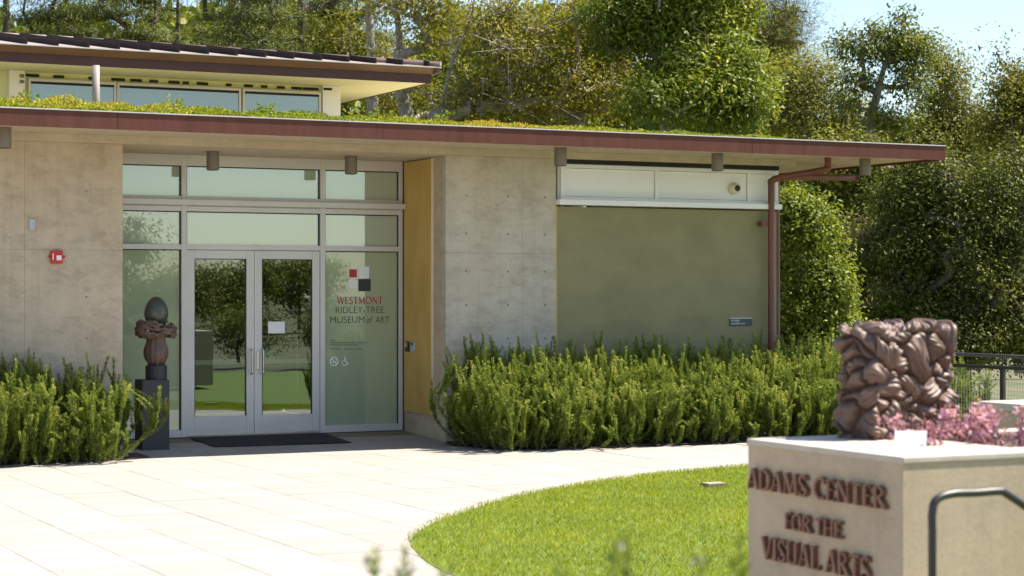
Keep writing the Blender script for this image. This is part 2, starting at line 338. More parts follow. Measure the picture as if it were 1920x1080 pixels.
for x0, x1 in ((11.272, 11.33), (12.6, 12.66), (13.96, 14.02), (14.38, 14.428)): fr.box(x0, x1, 21.421, 21.468, 2.87, 3.22)
fr.build('panel_frame', M['white'], B)
for x0, x1 in ((11.336, 12.594), (12.666, 13.954), (14.026, 14.374)): BOX('white_panel', M['white'], B, x0, x1, 21.445, 21.472, 2.876, 3.214)
# roof slab, soffit, fascia
rs = MB(); rs.box(-3, 16.08, 20.17, 26, 3.405, 3.53); rs.build('roof_slab', M['conc_soffit'], B)
BOX('soffit_beam', M['conc_soffit'], B, -3, 14.6, 21.28, 22.95, ZS, 3.404)
BOX('gap_shade_strip', M['dark'], B, 11.25, 14.4, 21.36, 21.5, 3.268, ZS-.002)  # solid strip; the dark of the gap is shade put into its colour
xs = [-3, 1.55, 5.45, 8.4, 10.9, 13.2, 16.1]
for a, b in zip(xs[:-1], xs[1:]):
    f = BOX('fascia_panel', M['fascia'], B, a+.002, b-.002, 20.15, 20.168, 3.375, 3.55)
    BOX('drip_edge', M['flash'], f, a, b, 20.14, 20.24, 3.551, 3.563)
f = BOX('fascia_panel', M['fascia'], B, 16.082, 16.1, 20.17, 26, 3.375, 3.55); BOX('drip_edge', M['flash'], f, 16.02, 16.11, 20.241, 26, 3.551, 3.563)
BOX('roof_membrane', M['flash'], B, 13.7, 16.0, 20.3, 26, 3.531, 3.545)
# entrance glazing
E_ = MB(); y0, y1 = YD-.06, YD+.06
for x0, x1 in ((5.85, 5.91), (6.885, 6.95), (8.62, 8.685), (9.655, 9.704)): E_.box(x0, x1, y0, y1, 0, 3.318)
xsp = ((5.91, 6.885), (6.95, 8.62), (8.685, 9.655))
for i, (x0, x1) in enumerate(xsp):
    if i != 1: E_.box(x0, x1, y0+.002, y1, 0, .085)
    for z0, z1 in ((2.205, 2.265), (2.655, 2.715), (2.79, 2.835), (3.19, 3.3185)): E_.box(x0, x1, y0+.002, y1, z0, z1)
    E_.box(x0, x1, y0+.01, y1, 2.7155, 2.7895)
EF = E_.build('entrance_frame', M['alu'], B, bevel=.003)
BOX('ledge', M['alu'], EF, 5.86, 9.72, YD-.14, YD-.061, 2.725, 2.79, bevel=.003)
for i, (x0, x1) in enumerate(xsp):
    if i != 1: BOX('pane', M['g_film'], EF, x0, x1, YD-.012, YD+.012, .085, 2.205)
    BOX('pane', M['g_film_up'], EF, x0, x1, YD-.012, YD+.012, 2.265, 2.655)
    BOX('pane', M['g_film_up'], EF, x0, x1, YD-.012, YD+.012, 2.835, 3.19)
    gk = MB()
    for z0, z1 in ((.085, 2.205), (2.265, 2.655), (2.835, 3.19)):
        if i == 1 and z0 < 1: continue
        gk.box(x0, x0+.012, YD-.03, YD-.0125, z0, z1); gk.box(x1-.012, x1, YD-.03, YD-.0125, z0, z1); gk.box(x0+.012, x1-.012, YD-.03, YD-.0125, z1-.012, z1)
    gk.build('gasket', M['black'], EF)
for sgn, x0, x1 in ((1, 6.953, 7.783), (-1, 7.787, 8.617)):
    d = MB(); d.box(x0, x0+.095, YD-.045, YD, .012, 2.2); d.box(x1-.095, x1, YD-.045, YD, .012, 2.2)
    d.box(x0+.095, x1-.095, YD-.044, YD-.001, .012, .235); d.box(x0+.095, x1-.095, YD-.044, YD-.001, 2.1, 2.2)
    D = d.build('door', M['alu'], B, bevel=.003)
    BOX('pane', M['g_door'], D, x0+.095, x1-.095, YD-.026, YD-.02, .235, 2.1)
    gk = MB(); gk.box(x0+.095, x0+.105, YD-.04, YD-.027, .235, 2.1); gk.box(x1-.105, x1-.095, YD-.04, YD-.027, .235, 2.1); gk.box(x0+.105, x1-.105, YD-.04, YD-.027, 2.09, 2.1); gk.build('gasket', M['black'], D)
    hx = x1-.045 if sgn > 0 else x0+.09
    pth = [(hx-sgn*.03, YD-.045, 1.0), (hx, YD-.085, 1.0)]
    MB().tube(smooth_curve([(hx, YD-.045, 1.02), (hx-.0, YD-.1, 1.015), (hx, YD-.115, .99), (hx, YD-.115, .76), (hx, YD-.1, .735), (hx, YD-.045, .73)], 5), .011, 10).build('handle', M['steel'], D, smooth=True)
    BOX('push_bar', M['flash'], D, x0+.09, x1-.09, YD+.01, YD+.05, .845, .9)
    if sgn < 0: BOX('lock_plate', M['steel'], D, x0+.025, x0+.06, YD-.055, YD-.0455, .78, 1.0, bevel=.003)
    BOX('kick_strip', M['steel'], D, x0+.004, x1-.004, YD-.05, YD-.0455, .014, .03)
    if sgn < 0:
        BOX('notice', M['print_white'], D, 7.965, 8.175, YD-.03, YD-.027, 1.21, 1.35)
        po = BOX('poster', M['print_dark'], D, 7.9, 8.36, YD+.06, YD+.065, .3, 1.16)
        q = MB(); q.box(7.9, 8.36, YD+.055, YD+.0595, 1.165, 1.18); q.box(8.362, 8.372, YD+.055, YD+.0595, .5, 1.18); q.build('poster_edge', M['flash'], D)
        BOX('picture', M['g_clere'], D, 7.915, 8.08, YD+.053, YD+.058, .88, 1.05)
BOX('threshold', M['steel'], EF, 6.953, 8.617, YD-.06, YD+.05, .0, .011)
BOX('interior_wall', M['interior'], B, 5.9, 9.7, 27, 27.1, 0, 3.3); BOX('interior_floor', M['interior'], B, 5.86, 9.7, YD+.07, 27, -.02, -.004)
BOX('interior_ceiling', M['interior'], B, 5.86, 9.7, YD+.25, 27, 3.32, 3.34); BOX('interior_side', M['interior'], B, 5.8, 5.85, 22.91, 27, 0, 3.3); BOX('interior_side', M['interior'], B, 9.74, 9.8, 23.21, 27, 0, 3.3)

# ------------------------------------------------------------------ lettering
def text_mesh(body, h, mat, off=0., shear=0., ext=.0006):
    c = bpy.data.curves.new('lettering', 'FONT'); c.body = body; c.size = h/.7; c.extrude = ext; c.offset = off; c.shear = shear; c.resolution_u = 4
    o = bpy.data.objects.new('tmp', c); col.objects.link(o); dg = bpy.context.evaluated_depsgraph_get(); dg.update()
    me = bpy.data.meshes.new_from_object(o.evaluated_get(dg)); bpy.data.objects.remove(o); me.materials.clear(); me.materials.append(mat); return me
def facade_text(body, x0, x1, z0, h, y, mat, parent, name='lettering', off=0., shear=0.):
    me = text_mesh(body, h, mat, off, shear); V = np.empty(len(me.vertices)*3); me.vertices.foreach_get('co', V); V = V.reshape(-1, 3)
    a, b = V[:, 0].min(), V[:, 0].max(); W = np.stack([x0+(V[:, 0]-a)*(x1-x0)/(b-a), y-V[:, 2], z0+V[:, 1]], 1)-OFF.get(parent, np.zeros(3))
    me.vertices.foreach_set('co', W.ravel()); me.update(); return link(name, me, mat, parent)
def arc(cx, cy, rx, ry, a0, a1, n=14): return [(cx+rx*math.cos(R(a)), cy+ry*math.sin(R(a))) for a in np.linspace(a0, a1, n)]
TK, TN = .15, .075
def sf(x, y, w=.2): return ([(x-w/2, y), (x+w/2, y)], .045)       # serif
GL = {
 'A': (.72, [([(.06, 0), (.36, 1)], TN), ([(.36, 1), (.66, 0)], TK), ([(.17, .34), (.55, .34)], .05), sf(.06, .02, .16), sf(.66, .02, .18)]),
 'D': (.74, [([(.12, 0), (.12, 1)], TK), (arc(.22, .5, .44, .475, 90, -90, 18), .12), ([(.1, .975), (.25, .975)], .05), ([(.1, .025), (.25, .025)], .05)]),
 'M': (.9, [([(.1, 0), (.16, 1)], TN), ([(.16, 1), (.45, .08)], TK), ([(.45, .08), (.72, 1)], TN), ([(.72, 1), (.8, 0)], TK), sf(.1, .02, .16), sf(.8, .02, .18)]),
 'S': (.52, [(arc(.26, .745, .17, .225, 30, 205, 12)+[(.2, .58), (.33, .43)]+arc(.25, .26, .19, .235, 25, -155, 12), .11), ([(.43, .78), (.43, .95)], .045), ([(.07, .05), (.07, .24)], .045)]),
 'C': (.7, [(arc(.42, .5, .34, .475, 50, 310, 22), .125), ([(.65, .72), (.65, .95)], .05)]),
 'E': (.54, [([(.12, 0), (.12, 1)], TK), ([(.12, .972), (.46, .972)], .07), ([(.12, .52), (.38, .52)], .07), ([(.12, .028), (.48, .028)], .07), ([(.45, .82), (.45, .98)], .04), ([(.47, .02), (.47, .18)], .04)]),
 'N': (.8, [([(.13, 0), (.13, 1)], TN), ([(.13, .97), (.67, .03)], TK), ([(.67, 0), (.67, 1)], TN), sf(.13, .02), sf(.67, .98), sf(.1, .98, .16)]),
 'T': (.6, [([(.3, 0), (.3, 1)], TK), ([(.03, .96), (.57, .96)], .085), sf(.3, .02, .26), ([(.04, .82), (.04, .98)], .04), ([(.56, .82), (.56, .98)], .04)]),
 'R': (.66, [([(.12, 0), (.12, 1)], TK), (arc(.24, .745, .25, .225, 90, -90, 12), .09), ([(.26, .53), (.62, .01)], TK), ([(.1, .972), (.25, .972)], .05), ([(.12, .52), (.26, .52)], .05), sf(.12, .02, .24)]),
 'F': (.52, [([(.12, 0), (.12, 1)], TK), ([(.12, .972), (.47, .972)], .07), ([(.12, .52), (.38, .52)], .07), ([(.46, .82), (.46, .98)], .04), sf(.13, .02, .26)]),
 'O': (.84, [(arc(.42, .5, .345, .475, 0, 360, 30), .12)]),
 'H': (.8, [([(.13, 0), (.13, 1)], TK), ([(.67, 0), (.67, 1)], TK), ([(.13, .52), (.67, .52)], .07), sf(.13, .02, .26), sf(.67, .02, .26), sf(.13, .98, .26), sf(.67, .98, .26)]),
 'V': (.7, [([(.06, 1), (.36, 0)], TK), ([(.36, 0), (.64, 1)], TN), sf(.08, .98, .22), sf(.63, .98, .18)]),
 'I': (.3, [([(.15, 0), (.15, 1)], TK), sf(.15, .02, .28), sf(.15, .98, .28)]),
 'U': (.74, [([(.13, 1), (.13, .32)]+arc(.37, .3, .24, .275, 180, 360, 14)+[(.61, .32), (.61, 1)], .11), sf(.13, .98, .26), sf(.61, .98, .22)]),
 'L': (.52, [([(.12, 0), (.12, 1)], TK), ([(.12, .028), (.48, .028)], .07), ([(.47, .02), (.47, .2)], .04), sf(.12, .98, .26)]),
 'W': (1.0, [([(.06, 1), (.3, 0)], TK), ([(.3, 0), (.5, 1)], TN), ([(.5, 1), (.72, 0)], TK), ([(.72, 0), (.94, 1)], TN), sf(.08, .98), sf(.93, .98, .16)]),
}
def ribbon(P, wd):
    P = np.array(P, float); T = np.gradient(P, axis=0); T /= np.linalg.norm(T, axis=1)[:, None]; nn = np.stack([-T[:, 1], T[:, 0]], 1)
    return np.vstack([P+nn*wd/2, (P-nn*wd/2)[::-1]])
def glyph_mb(ch, to3, depth):
    mb = MB()
    for i, (P, wd) in enumerate(GL[ch][1]):
        Q = ribbon(P, wd); n = len(Q); h = n//2; dz = depth-.00035*i
        V = [to3(u, v, 0) for u, v in Q]+[to3(u, v, dz) for u, v in Q]
        Fc = []
        for k in range(h-1): a, b, c, d = k, k+1, n-2-k, n-1-k; Fc += [(a, b, c, d), (n+d, n+c, n+b, n+a)]
        Fc += [(k, (k+1) % n, n+(k+1) % n, n+k) for k in range(n)]; mb.add(V, Fc)
    return mb
def line_width(s, gap): return sum(.34 if c == ' ' else GL[c][0]+gap for c in s)
def serif_line(s, origin, du, h, dn, depth, length, mat, parent, name):
    gap = .05; k = length/line_width(s, gap); u = 0
    for c in s:
        if c == ' ': u += .34; continue
        def to3(a, b, t, u=u): return np.array(origin)+np.array(du)*(u+a)*k+np.array([0, 0, 1])*b*h+np.array(dn)*t
        glyph_mb(c, to3, depth).build(name, mat, parent); u += GL[c][0]+gap
yt = YD-.0135
def gx(px, py): return onY(px, py, yt)
def line_on_glass(fn, px0, px1, pyt, pyb, *a, **k):
    A = gx(px0, pyb); Bp = gx(px1, pyb); zt = gx((px0+px1)/2, pyt)[2]; zb = gx((px0+px1)/2, pyb)[2]; return A[0], Bp[0], zb, zt-zb
x0, x1, zb, h = line_on_glass(0, 632, 718, 556.5, 570)
serif_line('WESTMONT', (x0, yt, zb), (1, 0, 0), h, (0, -1, 0), .0008, x1-x0, M['print_red'], EF, 'lettering')
x0, x1, zb, h = line_on_glass(0, 629.5, 720, 574.5, 587); facade_text('RIDLEY-TREE', x0, x1, zb, h, yt, M['print_dark'], EF, off=-.0012)
x0, x1, zb, h = line_on_glass(0, 619.5, 683, 593, 605.5); facade_text('MUSEUM', x0, x1, zb, h, yt, M['print_dark'], EF, off=-.0012)
x0, x1, zb, h = line_on_glass(0, 687, 699, 593, 605.5); facade_text('of', x0, x1, zb, h*.95, yt, M['print_dark'], EF, shear=.3)
x0, x1, zb, h = line_on_glass(0, 704, 730, 593, 605.5); facade_text('ART', x0, x1, zb, h, yt, M['print_dark'], EF, off=-.0012)
for (a, b, c, d), m in (((655, 505, 669, 520), 'logo_red'), ((672, 500, 692, 522), 'print_white'), ((653, 524, 670, 541), 'print_white'), ((672, 523, 695, 546), 'print_dark')):
    p = gx(a, b); q = gx(c, d); BOX('logo_square', M[m], EF, p[0], q[0], yt-.003, yt, q[2], p[2])
sm = MB()
for y, segs in ((638, ((620, 629),)), (642.5, ((620, 668), (672, 690))), (646.5, ((620, 643), (646, 671))), (654.5, ((620, 641), (645, 678)))):
    for a, b in segs:
        xx = a
        while xx < b:
            e = min(b, xx+rng.uniform(2, 5)); p = gx(xx, y-.9); q = gx(e, y+.9); sm.box(p[0], q[0], yt-.0006, yt, q[2], p[2]); xx = e+.8
sm.build('small_print', pm('print_grey', (.12, .13, .11), (.15, .16, .13), 8, .6), EF, kind='stuff')
def flat_strokes(name, strokes, cpx, cpy, s, mat):
    c = gx(cpx, cpy); mb = MB()
    for i, (P, wd) in enumerate(strokes):
        Q = ribbon(P, wd); n = len(Q); hh = n//2; yy = yt-.0004-.0003*i
        mb.add([(c[0]+u*s, yy, c[2]+v*s) for u, v in Q], [(k, k+1, n-2-k, n-1-k) for k in range(hh-1)])
    mb.build(name, mat, EF)
flat_strokes('no_smoking_symbol', [(arc(0, 0, .45, .45, 0, 360, 32), .11), ([(-.32, .32), (.32, -.32)], .1), ([(-.26, -.08), (.12, -.08)], .09), ([(.18, -.08), (.26, -.08)], .09), (arc(.2, .12, .1, .1, -60, 150, 8), .05)], 626.5, 677.5, .112, M['print_white'])
flat_strokes('wheelchair_symbol', [(arc(-.02, .42, .04, .04, 0, 360, 12), .08), ([(-.02, .32), (0, .0), (.2, .0), (.32, -.34), (.42, -.3)], .1), ([(-.02, .2), (.2, .2)], .07), (arc(-.04, -.16, .26, .26, 110, 350, 22), .08)], 646.5, 677.5, .12, M['print_white'])

# ------------------------------------------------------------------ upper clerestory storey
UF, UW, ZU = 24.0, 25.0, 4.47
BOX('upper_wall', M['cream'], B, -3, 9.76, UW+.03, 30, 3.5, ZU-.002)
BOX('upper_soffit', M['cream'], B, -3, 10.68, UF+.021, 31, ZU, ZU+.05)
BOX('upper_fascia', M['upfascia'], B, -3, 10.68, UF, UF+.02, ZU-.012, 4.575); BOX('upper_fascia', M['upfascia'], B, 10.681, 10.7, UF, 31, ZU-.012, 4.575)
MB().prism([(UF-.14, 4.66), (UF-.02, 4.575), (UF+.1, 4.575), (UF+.1, 4.66)], 'x', -3, 10.7).build('gutter', M['gutter'], B)
MB().prism([(10.7, 4.575), (10.75, 4.575), (10.77, 4.66), (10.7, 4.66)], 'y', UF-.14, 31).build('gutter', M['gutter'], B)
BOX('gutter_lip', M['flash'], B, -3, 10.78, UF-.15, UF-.14, 4.65, 4.664)
ze = 4.665; RY = 27.6; RX = 10.77-(RY-UF+.14); zr = ze+(RY-UF+.14)*.146
rf = MB(); rf.add([(-3, UF-.14, ze), (10.77, UF-.14, ze), (RX, RY, zr), (-3, RY, zr), (10.77, 31, ze), (-3, 31, ze)], [(0, 1, 2, 3), (1, 4, 2), (3, 2, 4, 5), (0, 3, 5), (0, 5, 4, 1)])
RF = rf.build('upper_roof', M['roofmetal'], B)
x = 10.6
while x > 3.2:
    L = min(RY, UF-.14+(10.77-x)) ; mb = MB(); ya, yb = UF-.13, L; za, zb2 = ze+.002, ze+(L-UF+.14)*.146
    mb.add([(x-.012, ya, za), (x+.012, ya, za), (x+.012, ya, za+.07), (x-.012, ya, za+.07), (x-.012, yb, zb2), (x+.012, yb, zb2), (x+.012, yb, zb2+.07), (x-.012, yb, zb2+.07)],
           [(0, 1, 2, 3), (7, 6, 5, 4), (0, 4, 5, 1), (3, 2, 6, 7), (0, 3, 7, 4), (1, 5, 6, 2)]).build('roof_seam', M['seam_shaded'], RF); x -= .375
MB().tube([(RX, RY, zr+.03), (10.77, UF-.14, ze+.04)], .035, 6).build('hip_cap', M['roofmetal'], RF)
MB().tube([(-3, RY, zr+.03), (RX, RY, zr+.03)], .035, 6).build('ridge_cap', M['roofmetal'], RF)
def ux(px, py): p = onY(px, py, UW); return p[0], p[2]
for a, b in ((57, 213), (223, 447), (458, 597)):
    xa, xb = ux(a, 150)[0], ux(b, 150)[0]; W_ = MB(); zt = 4.345
    W_.box(xa-.03, xb+.03, UW-.03, UW+.03, zt, zt+.035); W_.box(xa-.03, xa, UW-.03, UW+.029, 3.52, zt); W_.box(xb, xb+.03, UW-.03, UW+.029, 3.52, zt)
    wn = W_.build('clerestory_window', M['alu'], B); BOX('pane', M['g_clere'], wn, xa, xb, UW-.01, UW+.01, 3.52, zt)
    BOX('shade_strip', M['dark'], wn, xa, xb, UW-.02, UW-.011, zt-.03, zt)
for a, b in ((16, 45), (603, 636)):
    wp = BOX('white_panel', M['white'], B, ux(a, 150)[0], ux(b, 170)[0], UW-.05, UW+.028, 3.52, ZU-.003)
    if a == 16:
        for z in (4.33, 4.4): BOX('vent_grille', M['lamp'], wp, ux(35, 140)[0], ux(43.5, 140)[0], UW-.056, UW-.051, z-.022, z+.022)
for a, b, y in ((49, 74, 137), (101, 121, 139), (167, 188, 141.5), (210, 235, 144.5), (245, 267, 145.5), (281, 297, 147), (317, 338, 150), (344, 355, 151), (370, 391, 152.5), (425, 435, 154.5), (459, 475, 156.5), (491, 502, 158.5), (520, 535, 161), (548, 567, 161.5), (569, 598, 164.5), (604, 620, 166)):
    (xa, z), (xb, _) = ux(a, y), ux(b, y); BOX('vent_slot', M['dark'], B, xa, xb, UW-.056 if a > 600 else UW+.015, UW+.0295 if a < 600 else UW-.051, 4.405, 4.437)
# roof vent pipe, downspouts
vp = onY(180, 150, 22.2); MB().tube([(vp[0], 22.2, 3.53), (vp[0], 22.2, 4.26)], .042, 14).build('vent_pipe', pm('vent_pipe', (.36, .31, .27), (.25, .2, .17), 8, .6, .1, (1, 1, .3)), B, smooth=True)
def pipe(name, pts, r): return MB().tube(smooth_curve(pts, 7), r, 14).build(name, M['copper_pipe'], B, smooth=True)
dp = pipe('downspout', [(14.72, 20.75, 3.42), (14.72, 20.75, 3.3), (14.68, 20.78, 3.25), (14.34, 21.2, 3.17), (14.25, 21.31, 3.12), (14.25, 21.32, 3.0), (14.25, 21.32, 2.0), (14.25, 21.32, 1.0), (14.25, 21.32, GZ)], .042)
for z in (2.58, 1.0): BOX('pipe_bracket', M['copper_pipe'], dp, 14.12, 14.2, 21.33, 21.44, z-.03, z+.03)
pipe('downspout', [(16.0, 21.9, 3.24), (15.9, 21.9, 3.24), (14.7, 21.6, 3.2), (14.48, 21.52, 3.15), (14.455, 21.5, 3.0), (14.455, 21.5, 2.0), (14.455, 21.5, 1.0), (14.455, 21.5, GZ)], .042)

# ------------------------------------------------------------------ sedum roof garden
def sedum():
    n = 170000; x = rng.uniform(3.2, 13.75, n); u = rng.random(n)**1.5; y = 20.27+u*3.4
    base = np.interp(x, [3, 5, 7, 9, 11, 13.7], [.23, .22, .19, .16, .14, .11]); edge = np.clip((y-20.2)/.45, .35, 1)
    lump = .72+.1*np.sin(x*5.1+np.sin(y*4))+.12*np.sin(x*11.7+y*3)+.1*np.sin(x*23+y*9)
    top = base*edge*np.clip(lump, .25, 1.2); z = 3.535+top*rng.random(n)**.45
    c = np.stack([x, y, z], 1); d = unit(np.stack([rng.normal(0, .7, n), rng.normal(-.15, .7, n), rng.uniform(.2, 1, n)], 1))
    V, Fc = leafquads(c, d, rng.normal(0, 1, (n, 3)), rng.uniform(.02, .042, n), rng.uniform(.012, .024, n))
    t = np.clip(.38+.22*np.sin(x*1.3+1)*np.cos(y*2.1)+rng.normal(0, .16, n)+np.interp(x, [4, 7, 10, 13], [.02, 0, .12, .0]), 0, 1)
    o = link('sedum_carpet', npmesh('sedum_carpet', V, Fc, 4, np.repeat(t, 4)), M['lf_sedum']); tag(o, 'yellow-green and russet sedum carpet growing on the lower roof', 'sedum', kind='stuff')
sedum()
def weed(px, py_top, h, n, spread, label, Y=20.7):
    p = onY(px, py_top, Y); ztop = p[2]; base = np.array([p[0], Y, ztop-h]); r = np.random.default_rng(int(px)); mb = MB()
    T = thing('roof_weed', label, 'plant', tuple(base), 'leafy weeds on the green roof'); Ls = []
    for k in range(n):
        tip = base+np.array([r.normal(0, spread), r.normal(0, spread), h*r.uniform(.6, 1)]); mb.tube([base, base*.5+tip*.5+[0, 0, h*.05], tip], [.004, .003, .002], 5)
        for j in range(7): Ls.append((base+(tip-base)*r.uniform(.35, 1), unit(r.normal(0, 1, 3)+[0, 0, .5])))
    mb.build('stem', M['stem'], T); c = np.array([a for a, b in Ls])-base; d = np.array([b for a, b in Ls])
    V, Fc = leafquads(c, d, r.normal(0, 1, c.shape), r.uniform(.03, .07, len(c)), r.uniform(.015, .03, len(c)))
    link('leaves', npmesh('weed_leaves', V, Fc, 4, np.repeat(r.random(len(c)), 4)), M['lf_weed'], T)
weed(332, 166, .3, 5, .07, 'tall thin weed in front of the middle clerestory window'); weed(500, 192, .16, 6, .06, 'leafy weed in front of the right clerestory window')
weed(60, 170, .16, 9, .12, 'low leafy weed beside the left white clerestory panel'); weed(708, 204, .16, 8, .1, 'bright leafy weed just beyond the upper roof corner'); weed(826, 206, .16, 9, .12, 'bright leafy weed below the forked grey trunk')
# ------------------------------------------------------------------ fixtures on the building
def soffit_light(X, Y, ztop, label):
    T = thing('soffit_light', label, 'light', (X, Y, ztop), 'cylinder downlights under the eave')
    MB()._l([(-.012, .073), (0, .073)], (X, Y, ztop), 20).build('canopy_ring', M['lamp'], T, smooth=False)
    MB()._l([(-.215, .068), (-.21, .073), (-.014, .073), (-.012, .068)], (X, Y, ztop), 24).build('cylinder_body', M['lamp'], T)
    MB()._l([(-.2175, .06), (-.2155, .06)], (X, Y, ztop), 20).build('lens', M['dark'], T)
for px, py, Y, zt, lb in ((8, 275, 20.72, 3.404, 'taupe cylinder downlight under the eave by the red fire alarm wall'), (399, 318, 22.0, 3.319, 'taupe cylinder downlight in the entrance recess above the left door'),
                      (658, 326, 22.0, 3.319, 'taupe cylinder downlight in the recess above the lettered sidelight'), (1051, 312, 20.72, 3.404, 'taupe cylinder downlight at the left end of the white panels'),
                      (1345, 321, 20.72, 3.404, 'taupe cylinder downlight above the dome camera'), (1622, 332, 20.72, 3.404, 'taupe cylinder downlight under the open roof corner past the downspouts')):
    soffit_light(onY(px, py, Y)[0], Y, zt, lb)
T = thing('fire_alarm', 'red fire alarm strobe on the left concrete wall', 'alarm', (5.12, YW, 2.08)); BOX('housing', M['red'], T, 5.055, 5.185, YW-.05, YW, 2.01, 2.15, bevel=.012)
BOX('strobe_lens', M['print_white'], T, 5.11, 5.165, YW-.062, YW-.0505, 2.045, 2.1, bevel=.006); BOX('horn_grille', M['print_white'], T, 5.07, 5.08, YW-.053, YW-.0505, 2.05, 2.12)
MB().tube([(5.03, YW-.02, 2.085), (5.05, YW-.02, 2.085)], .012, 8).add([], []).build('side_lug', M['red'], T); MB().tube([(5.19, YW-.02, 2.085), (5.21, YW-.02, 2.085)], .012, 8).build('side_lug', M['red'], T)
T = thing('wall_plate', 'small grey rectangular plate on the left concrete wall above the alarm', 'plate', (4.86, YW, 2.43)); BOX('cover', M['plate'], T, 4.826, 4.892, YW-.02, YW, 2.37, 2.49, bevel=.006); MB().box(4.855, 4.863, YW-.022, YW-.0205, 2.43, 2.438).build('screw', M['steel'], T)
T = thing('dome_camera', 'cream dome security camera on the white panel', 'camera', (13.77, 21.44, 3.01)); P = MB()
P.tube([(13.75, 21.444, 3.02), (13.75, 21.41, 3.02), (13.75, 21.37, 3.02), (13.75, 21.345, 3.02)], [.075, .075, .066, .045], 24); P.build('housing', M['cream_dome'], T, smooth=True)
MB().tube([(13.757, 21.35, 3.022), (13.76, 21.325, 3.023), (13.762, 21.31, 3.024)], [.042, .034, .012], 18).build('lens_dome', pm('dark_dome', (.02, .018, .015), (.02, .018, .015), 3, .08), T, smooth=True)
p, q = onY(1369, 596, YW), onY(1411, 611, YW)
T = thing('wall_plaque', 'dark plaque on the olive wall reading ROOF GARDEN', 'plaque', (p[0], YW+.02, q[2])); BOX('plate', M['plaque'], T, p[0], q[0], YW+.008, YW+.02, q[2], p[2]-.012); BOX('top_edge', M['flash'], T, p[0], q[0], YW+.006, YW+.02, p[2]-.0115, p[2])
facade_text('ROOF GARDEN', p[0]+.02, p[0]+.145, q[2]+.058, .022, YW+.0072, M['print_white'], T); facade_text('LOAD DESIGN: 100 psf', p[0]+.02, p[0]+.225, q[2]+.02, .022, YW+.0072, M['print_white'], T)
for Y, m, lb in ((22.47, 'black', 'black card reader on the ochre recess wall, beside the glazing'), (22.29, 'plate', 'grey call button plate on the ochre recess wall, nearer the pier')):
    T = thing('card_reader', lb, 'card reader', (9.7, Y, 1.05)); BOX('case', M[m], T, 9.675, 9.7045, Y-.045, Y+.045, .975, 1.1, bevel=.006); BOX('face', M['steel' if m == 'black' else 'black'], T, 9.671, 9.6745, Y-.03, Y+.03, 1.03 if m == 'black' else 1.06, 1.09)
T = thing('door_mat', 'thin black rubber mat in front of the glass doors', 'mat', (7.7, 21.8, 0)); MB().prism([(6.95, 22.52), (6.98, 21.68), (8.62, 21.62), (8.62, 22.52)], 'z', .002, .012).build('rubber', M['mat'], T, bevel=.004)
T.rotation_euler = (math.atan(.055), 0, 0); T.location.z = GZ+.4*.055+.003
# egg sculpture and pedestal
PX, PY = 6.29, 21.8
BOXP = thing('pedestal', 'tall dark square pedestal beside the glass doors carrying the egg sculpture', 'pedestal', (PX, PY, 0)); BOX('block', M['pedestal'], BOXP, PX-.155, PX+.155, PY-.155, PY+.155, GZ, .725, bevel=.004)
ex = onY(293, 620, PY)[0]; S = thing('egg_sculpture', 'bronze egg sculpture held in a clawed nest on a dark round base', 'sculpture', (ex, PY, .725))
MB()._l([(0, .118), (.0, .12), (.15, .12), (.155, .115), (.16, .1), (.17, .1)], (ex, PY, .726), 28).build('round_base', M['black'], S)
mb = MB()
prof = [(.165, .085), (.2, .105), (.25, .128), (.3, .135), (.36, .125), (.41, .105), (.46, .1), (.5, .13), (.54, .15)]
seg = 44; V = []
for z, r in prof:
    for k in range(seg): a = 2*math.pi*k/seg; rr = r*(1+.05*math.cos(11*a)+.03*math.cos(17*a+1)); V.append((ex+rr*math.cos(a), PY+rr*math.sin(a), .725+z+(.02*math.cos(9*a) if z < .17 else 0)))
mb.add(V, [(i*seg+k, i*seg+(k+1) % seg, (i+1)*seg+(k+1) % seg, (i+1)*seg+k) for i in range(len(prof)-1) for k in range(seg)]+[tuple(range(seg))[::-1], tuple(range((len(prof)-1)*seg, len(prof)*seg))])
mb.build('ankle', M['claw'], S, smooth=True)
r2 = np.random.default_rng(3); mb = MB()
for k in range(80):   # straw-like folds and claws wrapped round the nest
    a0 = r2.uniform(0, 2*math.pi); z0 = r2.uniform(.47, .63); da = r2.uniform(.5, 1.1)*r2.choice([-1, 1]); rr = .15+.05*math.sin((z0-.44)/.2*3.0)+r2.uniform(-.01, .015)
    P = [(ex+(rr+.01*math.sin(3*t))*math.cos(a0+da*t), PY+(rr+.01*math.sin(3*t))*math.sin(a0+da*t), .725+z0+r2.uniform(-.02, .06)*t) for t in np.linspace(0, 1, 6)]; mb.tube(P, np.array([.012, .022, .026, .026, .02, .008])*r2.uniform(.7, 1.2), 7)
mb.build('nest', M['claw'], S, smooth=True)
eg = [((1-math.cos(a))/2, .134*math.sin(a)*(1+.16*math.cos(a))) for a in np.linspace(.03, math.pi-.03, 26)]
MB()._l([(.335*t, r) for t, r in eg], (ex, PY, .725+.595), 32).build('egg', M['egg'], S, smooth=True)

